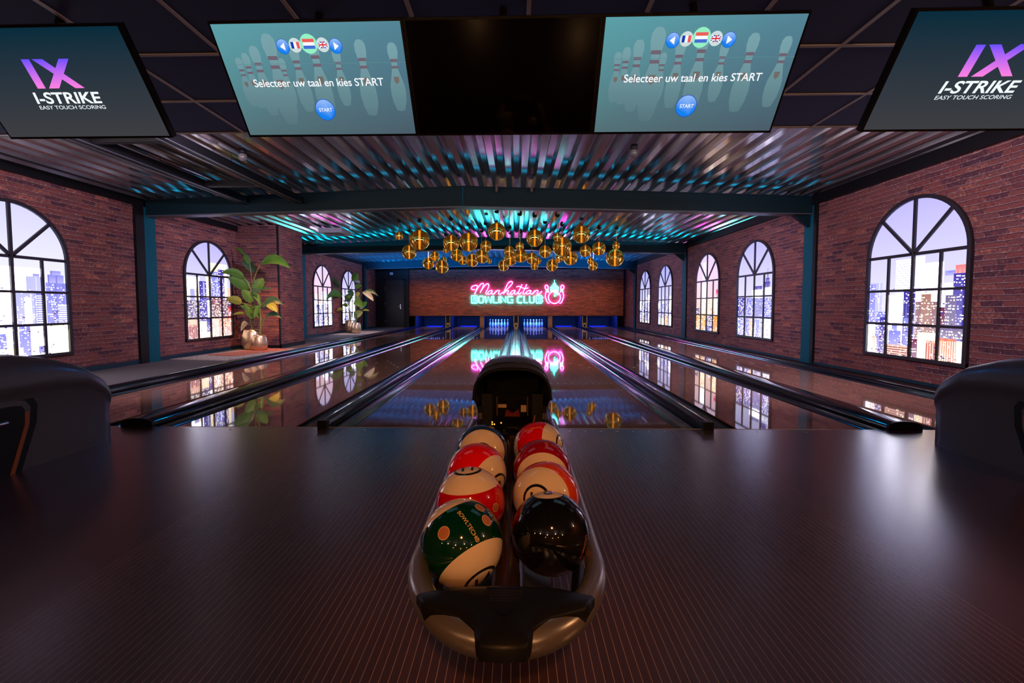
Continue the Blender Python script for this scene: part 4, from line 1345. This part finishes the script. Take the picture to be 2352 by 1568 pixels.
# ------------------------------------------------------------------ overhead screens
TO = Vector((-0.0426, -1.5417, 2.2196))
EU = Vector((0.99986, -0.0151, -0.00684)).normalized()
EV = Vector((-0.00351, -0.59601, 0.80297)); EV = (EV - EU * EV.dot(EU)).normalized()
EN = EU.cross(EV).normalized()          # out of the glass, towards the approach
TVW, TVH = 0.95, 0.534


def tv(label, uc, kind):
    t = thing('wall_screen', label, 'screen', tuple(TO + EU * uc), 'overhead screens')

    def P(u, v, d=0.0):
        return TO + EU * (uc + u) + EV * v + EN * d
    m = MB(); m.obox(P(0, 0, -0.022), EU, EV, EN, TVW / 2 - 0.001, TVH / 2, 0.02)
    rel(m.build('casing', mat('screen_casing_black', (0.008, 0.007, 0.007), 0.25) if 'screen_casing_black' not in MATS else MATS['screen_casing_black']), t)
    m = MB()
    m.tube([TO + EU * uc - EN * 0.04 + EV * 0.1, Vector((TO + EU * uc).to_tuple()) - EN * 0.06 + EV * 0.1 + Vector((0, 0, 0.12)), (TO.x + EU.x * uc, TO.y + EU.y * uc + 0.02, ZT)], 0.02, 8)
    rel(m.build('ceiling_bracket', black), t)
    b = 0.012
    W2, H2 = TVW / 2 - b, TVH / 2 - b
    if kind == 'off':
        m = MB(); m.quad(P(-W2, -H2, .0005), P(W2, -H2, .0005), P(W2, H2, .0005), P(-W2, H2, .0005))
        rel(m.build('dark_panel', MATS.get('dark_glass') or mat('dark_glass', (0.003, 0.001, 0.001), 0.05, spec=0.2)), t)
        return t
    m = MB()
    lay = [0.0006]

    def poly(pts, col):
        lay[0] += 0.00006
        m.add([P(u, v, lay[0]) for u, v in pts], [tuple(range(len(pts)))], 0, False, col)

    def disc(u, v, ru, rv, col, n=28):
        poly([(u + ru * math.cos(2 * math.pi * k / n), v + rv * math.sin(2 * math.pi * k / n)) for k in range(n)], col)

    def txt(body, x0, x1, v, col, **kw):
        vs, fs = fit_text(body, x0, x1, **kw)
        lay[0] += 0.0001
        m.add([P(a, v + bb, lay[0]) for a, bb in vs], fs, 0, False, col)
    if kind == 'menu':
        tl, bl = lin(92, 160, 168), lin(84, 112, 118)
        tr, br = lin(84, 132, 150), lin(74, 92, 104)
        poly([(-W2, -H2), (W2, -H2), (W2, H2), (-W2, H2)], (bl, br, tr, tl))
        wht = (0.95, 0.97, 1.0)
        # pale pins standing behind the menu
        pins = [(-.345, .135, .7), (-.385, .115, .62), (-.29, .165, .88), (-.205, .215, 1.15), (.12, .15, .72), (-.09, .17, .85), (.012, .205, 1.02), (.247, .185, .95), (.405, .17, .85), (-.165, .11, .6)]
        for (u, top, s) in pins:
            body = [(0.0, 0.0), (.020, -.004), (.034, -.022), (.036, -.05), (.028, -.085), (.021, -.105), (.022, -.135), (.034, -.17), (.052, -.22), (.056, -.26), (.050, -.31), (.030, -.36), (0, -.365)]
            pts = [(u + a * s * .82, top + b_ * s) for a, b_ in body] + [(u - a * s * .82, top + b_ * s) for a, b_ in body[::-1][1:-1]]
            pts = [(a, max(-H2, min(H2, b_))) for a, b_ in pts][::-1]
            c1, c2 = lin(120, 162, 170), lin(86, 116, 124)
            poly(pts, [tuple(c2[i] + (c1[i] - c2[i]) * max(0, min(1, (b_ + .2) / .35)) for i in range(3)) for a, b_ in pts])
            for (b0, b1) in ((-.083, -.098), (-.118, -.132)):
                ww = .021 * s
                poly([(u - ww, top + b1 * s), (u + ww, top + b1 * s), (u + ww, top + b0 * s), (u - ww, top + b0 * s)], lin(112, 98, 112))
            poly([(u - .016 * s, top - .175 * s), (u + .016 * s, top - .175 * s), (u + .015 * s, top - .2 * s), (u, top - .215 * s), (u - .015 * s, top - .2 * s)], lin(112, 108, 104))
        poly([(-W2, .084), (W2, .084), (W2, .086), (-W2, .086)], lin(92, 138, 146))
        blue = (lin(40, 120, 235), lin(70, 150, 245))

        def button(u, v, r):
            disc(u, v, r * 1.06, r * 1.06, lin(30, 80, 190))
            n = 28
            pts = [(u + r * math.cos(2 * math.pi * k / n), v + r * math.sin(2 * math.pi * k / n)) for k in range(n)]
            poly(pts, [tuple(lin(20, 130, 240)[i] + (lin(150, 190, 250)[i] - lin(20, 130, 240)[i]) * max(0, min(1, (q[1] - v + r * .2) / (1.2 * r))) for i in range(3)) for q in pts])
        button(-.135, .159, .031); button(.129, .158, .031); button(-.004, -.130, .050)
        poly([(-.150, .159), (-.126, .176), (-.126, .142)][::-1], wht); poly([(.144, .158), (.120, .175), (.120, .141)], wht)
        disc(-.072, .164, .031, .031, lin(205, 222, 220)); disc(.066, .164, .031, .031, lin(205, 222, 225)); disc(-.003, .169, .042, .042, lin(150, 240, 195))
        fu, fv = -.072, .164
        for k, col in enumerate((lin(20, 60, 180), wht, lin(235, 90, 90))):
            poly([(fu - .021 + .014 * k, fv - .014), (fu - .007 + .014 * k, fv - .014), (fu - .007 + .014 * k, fv + .014), (fu - .021 + .014 * k, fv + .014)], col)
        fu, fv = -.003, .169
        for k, col in enumerate((lin(70, 110, 215), wht, lin(235, 95, 90))):
            poly([(fu - .029, fv - .021 + .014 * k), (fu + .029, fv - .021 + .014 * k), (fu + .029, fv - .007 + .014 * k), (fu - .029, fv - .007 + .014 * k)], col)
        fu, fv = .066, .164
        poly([(fu - .021, fv - .014), (fu + .021, fv - .014), (fu + .021, fv + .014), (fu - .021, fv + .014)], lin(30, 50, 140))
        for s in (-1, 1):
            poly([(fu - .021, fv - s * .014 - .003), (fu + .021, fv + s * .014 - .003), (fu + .021, fv + s * .014 + .003), (fu - .021, fv - s * .014 + .003)], wht)
        for hw_, col in ((.005, wht), (.0028, lin(225, 40, 60))):
            poly([(fu - .021, fv - hw_), (fu + .021, fv - hw_), (fu + .021, fv + hw_), (fu - .021, fv + hw_)], col)
            poly([(fu - hw_, fv - .014), (fu + hw_, fv - .014), (fu + hw_, fv + .014), (fu - hw_, fv + .014)], col)
        txt('Selecteer uw taal en kies START', -.343, .335, -.017, wht, height=.035, offset=0.010)
        txt('START', -.037, .034, -.138, wht, offset=0.012)
    else:
        tl, bl = lin(8, 44, 60), lin(62, 62, 66)
        poly([(-W2, -H2), (W2, -H2), (W2, H2), (-W2, H2)], (bl, bl, tl, tl))
        top_, bot = lin(105, 80, 255), lin(255, 130, 225)

        def gcol(v):
            f = (v + .012) / .134
            return tuple(bot[i] + (top_[i] - bot[i]) * max(0, min(1, f)) for i in range(3))

        def gpoly(pts):
            poly(pts, [gcol(v) for u, v in pts])
        o_ = 2.34 - 2.34
        gpoly([(-.130, -.012), (-.086, -.012), (-.082, .122), (-.126, .122)])
        gpoly([(-.068, -.012), (-.012, -.012), (.128, .122), (.075, .122)])
        gpoly([(.077, -.012), (.128, -.012), (-.012, .122), (-.068, .122)])
        txt('I-STRIKE', -.183, .188, -.084, (0.92, 0.98, 1.0), offset=0.022, shear=0.12, height=.054)
        txt('EASY TOUCH SCORING', -.186, .186, -.113, (0.80, 0.88, 0.92), offset=0.010, shear=0.10, height=.018)
    rel(m.build('display', pic_screen), t)
    return t


tv('overhead screen with language menu and START button, left of the dark panel', -0.95, 'menu')
tv('dark switched-off glossy panel hung between the two menu screens', 0.0, 'off')
tv('overhead screen with language menu and START button, right of the dark panel', 0.95, 'menu')
tv('overhead scoring-logo screen cut off at the left photo edge', -2.34, 'logo')
tv('overhead scoring-logo screen cut off at the right photo edge', 2.365, 'logo')

# ------------------------------------------------------------------ ball returns
bronze = mat('dull_bronze', (0.10, 0.05, 0.02), 0.5, 0.3)


def hood(t, x0, front, back, inner):
    """smooth hood lofted from the nose (towards the pins) to the mouth (towards the bowler)"""
    #          y,      half width, top, shoulder z
    ks = [(back, 0.130, 0.41), (back - 0.03, 0.165, 0.470), (back - 0.10, 0.190, 0.545), (back - 0.25, 0.204, 0.645), (back - 0.45, 0.210, 0.718),
          (back - 0.65, 0.213, 0.758), (front + 0.25, 0.214, 0.762), (front + 0.10, 0.214, 0.745), (front + 0.015, 0.212, 0.728), (front, 0.204, 0.715)]

    def ring(hw_, zt):
        pts = []
        s = hw_ / 0.2125
        zs = min(0.575, zt - 0.10)
        body = [(0.188, 0.0), (0.188, zs * 0.5), (0.190, zs * 0.80), (0.200, zs * 0.89), (0.216, zs * 0.96)]
        for a, z in body:
            pts.append((a * s, z))
        n = 22
        for k in range(n + 1):
            a = math.pi * k / n
            ca, sa = math.cos(a), math.sin(a)
            pts.append((hw_ * math.copysign(abs(ca) ** 0.78, ca), zs + (zt - zs) * abs(sa) ** 0.80))
        for a, z in body[::-1]:
            pts.append((-a * s, z))
        return pts
    m = MB()
    vs = []
    n = None
    for y, hw_, zt in ks:
        rg = ring(hw_, zt); n = len(rg)
        vs += [(x0 + a, y, z) for a, z in rg]
    m.add(vs, [(k * n + i, k * n + i + 1, (k + 1) * n + i + 1, (k + 1) * n + i) for k in range(len(ks) - 1) for i in range(n - 1)], 0, True)
    m.add(vs[:n], [tuple(range(n))], 0, True)
    rel(fix_normals(m.build('hood', hood_mat)), t)
    # rolled lip round the mouth
    rg = ring(0.210, 0.724)
    m = MB(); m.tube([(x0 + a, front + 0.002, z) for a, z in rg[4:-4]], 0.010, 7)
    rel(m.build('mouth_lip', matte_black), t)
    rg = ring(0.2138, 0.747)
    m = MB(); m.tube([(x0 + a * 1.004, front + 0.11, z + 0.001) for a, z in rg[5:-5]], 0.0035, 5)
    rel(m.build('hood_seam', black_gloss), t)
    # dark liner deep inside
    m = MB(); m.box(x0 - 0.172, x0 + 0.172, front + 0.50, front + 0.52, 0.0, 0.60); rel(m.build('back_liner', matte_black), t)
    m = MB(); m.box(x0 - 0.168, x0 + 0.168, front + 0.02, front + 0.5, 0.30, 0.34); rel(m.build('inner_tray', matte_black), t)
    for s in (-1, 1):
        m = MB(); m.box(x0 + s * 0.142 - 0.030, x0 + s * 0.142 + 0.030, front + 0.03, front + 0.06, 0.02, 0.58); rel(m.build('mouth_cheek', black), t)
        m = MB(); m.box(x0 + s * 0.088 - 0.003, x0 + s * 0.088 + 0.003, front + 0.10, front + 0.14, 0.44, 0.55); rel(m.build('guide_post', bronze), t)
    if inner:
        m = MB(); m.prism([(x0 - 0.036, 0.462), (x0 - 0.045, 0.42), (x0 + 0.045, 0.42), (x0 + 0.036, 0.462), (x0, 0.440)], 'y', front + 0.16, front + 0.18); rel(fix_normals(m.build('red_wedge', red_part)), t)
        m = MB(); m.box(x0 + 0.05, x0 + 0.082, front + 0.15, front + 0.156, 0.45, 0.49); rel(m.build('paper_label', paper), t)
        m = MB(); m.box(x0 - 0.085, x0 - 0.035, front + 0.15, front + 0.156, 0.475, 0.495); rel(m.build('paper_label', paper), t)
        m = MB(); m.tube([(x0 + 0.128, front + 0.03, 0.46), (x0 + 0.118, front + 0.03, 0.41), (x0 + 0.112, front + 0.03, 0.34)], 0.0035, 6); rel(m.build('yellow_cable', orange_strip), t)
        for (a, z) in ((-0.112, 0.422), (-0.112, 0.410), (-0.100, 0.410), (-0.062, 0.418)):
            m = MB(); m.box(x0 + a - 0.0035, x0 + a + 0.0035, front + 0.02, front + 0.028, z - 0.003, z + 0.003); rel(m.build('indicator_light', led_amber), t)
        m = MB(); m.lathe([(0.001, 0), (0.10, 0), (0.115, 0.02), (0.10, 0.05), (0.001, 0.055)], 24, (x0, front + 0.06, 0.33)); rel(m.build('turntable', black_gloss), t)
    # recessed side panel with orange trim
    for s in (-1, 1):
        xs = x0 + s * 0.1895
        out_ = [(front + 0.030, 0.0), (front + 0.345, 0.0), (front + 0.450, 0.30), (front + 0.460, 0.42), (front + 0.420, 0.49), (front + 0.345, 0.51), (front + 0.020, 0.515)]
        o2 = [(front + 0.030, 0.0), (front + 0.305, 0.0), (front + 0.405, 0.30), (front + 0.413, 0.41), (front + 0.385, 0.455), (front + 0.325, 0.47), (front + 0.020, 0.475)]
        o3 = [(front + 0.030, 0.0), (front + 0.270, 0.0), (front + 0.370, 0.30), (front + 0.377, 0.395), (front + 0.360, 0.425), (front + 0.305, 0.435), (front + 0.020, 0.44)]
        for k, (op, mt, nm) in enumerate(((out_, matte_black, 'panel_groove'), (o2, hood_mat, 'panel_rim'), (o3, matte_black, 'side_panel'))):
            m = MB(); m.prism(op, 'x', xs - s * 0.02, xs + s * (0.002 + 0.003 * k)); rel(fix_normals(m.build(nm, mt)), t)
        m = MB(); m.prism([(front + 0.273, 0.0), (front + 0.298, 0.0), (front + 0.397, 0.30), (front + 0.403, 0.38), (front + 0.377, 0.38), (front + 0.373, 0.30)], 'x', xs, xs + s * 0.009); rel(fix_normals(m.build('orange_trim', orange_strip)), t)
        m = MB(); m.tube([(xs + s * 0.02, front + 0.045, 0.335), (xs + s * 0.02, front + 0.260, 0.34), (xs, front + 0.270, 0.34)], 0.014, 8); rel(m.build('grab_bar', silver), t)


def rack(t, x0):
    """silver ring rail, smoked spine, pedestal and black nose cover"""
    m = MB()
    zr = 0.425
    path = [(x0 - 0.226, -1.36, zr - 0.01)] + [(x0 - 0.226, -1.36 - 0.2 * k, zr) for k in range(1, 7)]
    rad = [0.022] * 7
    nn = 26
    for k in range(nn + 1):
        a = math.pi + math.pi * k / nn
        path.append((x0 + 0.224 * math.cos(a), -2.72 + 0.305 * math.sin(a), zr)); rad.append(0.022 + 0.011 * max(0.0, math.sin(math.pi * k / nn)) ** 0.7)
    path += [(x0 + 0.226, -1.36 - 0.2 * k, zr) for k in range(6, 0, -1)] + [(x0 + 0.226, -1.36, zr - 0.01)]
    rad += [0.022] * 7
    m.tube(path, rad, 14); rel(m.build('ring_rail', silver), t)
    m = MB()
    pts = [(x0 - 0.045, 0.30), (x0 - 0.04, 0.355), (x0 - 0.02, 0.372), (x0 + 0.02, 0.372), (x0 + 0.04, 0.355), (x0 + 0.045, 0.30)]
    m.prism(pts, 'y', -2.90, -1.38, 0, True); rel(fix_normals(m.build('centre_spine', spine_mat)), t)
    for s in (-1, 1):
        m = MB(); m.tube([(x0 + s * 0.19, -1.38, 0.372), (x0 + s * 0.19, -2.70, 0.372), (x0 + s * 0.165, -2.84, 0.375), (x0 + s * 0.13, -2.93, 0.40)], 0.016, 8)
        rel(m.build('cradle_rail', matte_black), t)
    m = MB(); m.lathe([(0.16, 0.0), (0.16, 0.02), (0.06, 0.04), (0.05, 0.30), (0.001, 0.30)], 24, (x0, -2.15, 0.0)); rel(m.build('pedestal', matte_black), t)
    # nose cover: winged plate, domed a little
    out_ = [(-0.190, -2.937), (-0.12, -2.914), (0.0, -2.906), (0.12, -2.914), (0.190, -2.937), (0.165, -2.977), (0.092, -3.004), (0.057, -3.034), (0.050, -3.066), (0.042, -3.080), (0.0, -3.084), (-0.042, -3.080), (-0.050, -3.066), (-0.057, -3.034), (-0.092, -3.004), (-0.165, -2.977)]
    n = len(out_)
    cx_, cy_ = 0.0, -2.96
    vs = [];
    for f, z in ((1.0, 0.430), (1.0, 0.455), (0.96, 0.461), (0.6, 0.468), (0.2, 0.470)):
        vs += [(x0 + cx_ + (a - cx_) * f, cy_ + (b - cy_) * f, z) for a, b in out_]
    m = MB()
    m.add(vs, [(k * n + i, k * n + (i + 1) % n, (k + 1) * n + (i + 1) % n, (k + 1) * n + i) for k in range(4) for i in range(n)], 0, True)
    m.add(vs, [tuple(range(n))[::-1], tuple(range(4 * n, 5 * n))], 0, True)
    rel(fix_normals(m.build('nose_cover', matte_black)), t)
    for k in range(6):
        m = MB(); yy = -2.930 - 0.008 * k; ww = 0.040 - 0.002 * k
        m.box(x0 - ww, x0 + ww, yy - 0.0022, yy + 0.0022, 0.466, 0.4705); rel(m.build('vent_slot', black_gloss), t)
    m = MB(); m.add([(x0 - 0.022, -2.995, 0.4712), (x0 + 0.022, -2.995, 0.4712), (x0, -3.015, 0.4712)], [(0, 2, 1)]); rel(m.build('arrow_mark', black_gloss), t)


BF, BB = -1.42, -0.36
t = thing('ball_return', 'central black ball return with silver ring rack of balls', 'ball return', (0.0, -1.4, 0), 'ball returns')
hood(t, 0.0, BF, BB, True); rack(t, 0.0)
t = thing('ball_return', 'dark grey ball return hood cut off at the left photo edge', 'ball return', (-3.40, -1.4, 0), 'ball returns')
hood(t, -3.40, BF, BB, False)
t = thing('ball_return', 'dark grey ball return hood cut off at the right photo edge', 'ball return', (3.415, -1.4, 0), 'ball returns')
hood(t, 3.415, BF, BB, False)

# ------------------------------------------------------------------ bowling balls
BR = 0.108


def ball_mat(name, col, stripe=True):
    m = mat(name, col, 0.06, coat=0.6, coat_r=0.02)
    tcn = N(m, 'ShaderNodeTexCoord')
    nv = N(m, 'ShaderNodeVectorMath', operation='NORMALIZE'); L(m, tcn.outputs['Object'], nv.inputs[0])
    sp = N(m, 'ShaderNodeSeparateXYZ'); L(m, nv.outputs[0], sp.inputs[0])
    az = math_n(m, 'ABSOLUTE', sp.outputs[2])
    white = (0.74, 0.60, 0.47)
    if stripe:
        band = math_n(m, 'LESS_THAN', az, 0.52)
        c = mix_c(m, band, white, col)
        ring_ = math_n(m, 'MULTIPLY', math_n(m, 'GREATER_THAN', az, 0.912), math_n(m, 'LESS_THAN', az, 0.942))
        c = mix_c(m, ring_, c, (0.01, 0.01, 0.012))
    else:
        c = mix_c(m, math_n(m, 'GREATER_THAN', az, 0.926), col, white)
    L(m, c, bsdf(m).inputs['Base Color'])
    return m


hole_mat = mat('cream_hole_insert', (0.62, 0.36, 0.20), 0.4)
hole_dark = mat('hole_shade', (0.40, 0.14, 0.05), 0.5)
letter_gold = mat('gold_lettering', (0.75, 0.42, 0.16), 0.4)
letter_red = mat('orange_lettering', (0.75, 0.16, 0.05), 0.4)
digit_black = mat('digit_black', (0.01, 0.01, 0.012), 0.3)


def on_sphere(vs2, n, right, r):
    n = Vector(n).normalized(); right = Vector(right); right = (right - n * right.dot(n)).normalized(); upv = n.cross(right)
    o = []
    for a, b in vs2:
        ang = math.hypot(a, b) / r
        d = (right * a + upv * b)
        d = d.normalized() if d.length > 1e-9 else right
        o.append((n * math.cos(ang) + d * math.sin(ang)) * r)
    return o


def ball(label, x, y, z, pole, col, name, digit, stripe=True, holes=(), texts=()):
    """pole given as (image right, image up, towards camera)"""
    c = Vector((x, y, z))
    v = (CAM - c).normalized()
    r_ = Vector((1, 0, 0)); r_ = (r_ - v * r_.dot(v)).normalized(); u_ = v.cross(r_)

    def W(a):
        return (r_ * a[0] + u_ * a[1] + v * a[2]).normalized()
    zp = W(pole)
    xp = r_ - zp * r_.dot(zp)
    if xp.length < 0.2:
        xp = v - zp * v.dot(zp)
    xp.normalize(); yp = zp.cross(xp)
    m = MB(); m.sphere((0, 0, 0), BR, 64, 40)
    o = m.build('bowling_ball', ball_mat(name, col, stripe))
    rotm = Matrix((xp, yp, zp)).transposed()
    o.matrix_world = Matrix.Translation(c) @ rotm.to_4x4()
    tag(o, label, 'bowling ball', 'bowling balls on the central rack')
    inv = rotm.inverted()

    def child(nm, mb_, mt):
        q = mb_.build(nm, mt); q.parent = o
        return q
    # digit at both poles
    for s in (1, -1):
        vs, fs = text_mesh(digit, 0.058, offset=0.02, fine_=True)
        cy_ = 0.5 * (max(a[1] for a in vs) + min(a[1] for a in vs))
        pts = on_sphere([(a[0], a[1] - cy_) for a in vs], (0, 0, s), inv @ r_, BR * 1.002)
        mb_ = MB(); mb_.add(pts, fs); child('number', mb_, digit_black)
    for (d, rad) in holes:
        n = inv @ W(d)
        mb_ = MB()
        k = 24
        circ = lambda rr: [(rr * math.cos(2 * math.pi * q / k), rr * math.sin(2 * math.pi * q / k)) for q in range(k)]
        a = on_sphere(circ(rad), n, (1, 0.3, 0.2), BR * 1.0015); b = on_sphere(circ(rad * 0.86), n, (1, 0.3, 0.2), BR * 1.0008)
        mb_.add(a + b, [(q, (q + 1) % k, k + (q + 1) % k, k + q) for q in range(k)], 0)
        bc = []
        for f_ in (0.86, 0.6, 0.3):
            bc += on_sphere(circ(rad * f_), n, (1, 0.3, 0.2), BR * 1.0012)
        bc.append(Vector(n).normalized() * BR * 1.0012)
        mb_.add(bc, [(j * k + q, j * k + (q + 1) % k, (j + 1) * k + (q + 1) % k, (j + 1) * k + q) for j in range(2) for q in range(k)] + [(2 * k + q, 2 * k + (q + 1) % k, 3 * k) for q in range(k)], 1)
        child('finger_hole', mb_, [hole_mat, hole_dark])
    for (body, d, right, size, mt, thick) in texts:
        vs, fs = text_mesh(body, size, offset=thick, fine_=True)
        pts = on_sphere([(a[0], a[1]) for a in vs], inv @ W(d), inv @ W(right), BR * 1.002)
        mb_ = MB(); mb_.add(pts, fs); child('lettering', mb_, mt)
    return o


ball('green and white striped bowling ball at the front left of the rack', -0.120, -2.715, 0.452, (.49, -.78, .33), lin(0, 46, 28), 'ball_green', '14',
     holes=[((-.42, .18, .88), .0165), ((.40, .76, .52), .0145), ((.56, .47, .68), .0150)],
     texts=[('BOWLTECH\u00ae', (.10, .33, .93), (.40, -.60, .0), .0148, letter_gold, 0.012)])
ball('red and white striped bowling ball, second from front on the left', -0.120, -2.495, 0.459, (-.12, .93, .34), lin(190, 0, 12), 'ball_red', '11',
     holes=[((.70, -.12, .70), .013)], texts=[('BOWLTECH\u00ae', (.30, -.50, .82), (-.40, .75, .1), .0148, letter_gold, 0.012)])
ball('bright red and white bowling ball, third from front on the left', -0.120, -2.275, 0.466, (.72, -.38, .57), lin(225, 6, 6), 'ball_scarlet', '3')
ball('blue-banded white bowling ball at the back left of the rack', -0.120, -2.035, 0.470, (0, -.12, .99), lin(0, 48, 95), 'ball_blue', '10',
     holes=[((.36, .88, .3), .013)])
ball('black bowling ball with white number disc at the front right', 0.118, -2.655, 0.449, (-.03, .95, .30), (0.004, 0.004, 0.005), 'ball_black', '8', stripe=False,
     texts=[('UZL222601N', (.79, -.31, .53), (0, -.95, .15), .0105, letter_red, 0.01)])
ball('orange and white striped bowling ball, second from front on the right', 0.120, -2.435, 0.456, (-.28, -.10, .95), lin(215, 66, 0), 'ball_orange', '13')
ball('maroon and white striped bowling ball, third from front on the right', 0.120, -2.215, 0.463, (0.02, -.46, .885), lin(150, 0, 10), 'ball_maroon', '15',
     texts=[('1532', (.12, .80, .56), (0, -1, .1), .014, letter_gold, 0.0)])
ball('red-banded white bowling ball at the back right of the rack', 0.120, -1.975, 0.468, (.90, .10, .40), lin(215, 0, 0), 'ball_pillarbox', '7',
     texts=[('ON SERVICE', (-.22, .66, .70), (1, .16, 0), .014, letter_gold, 0.0)])
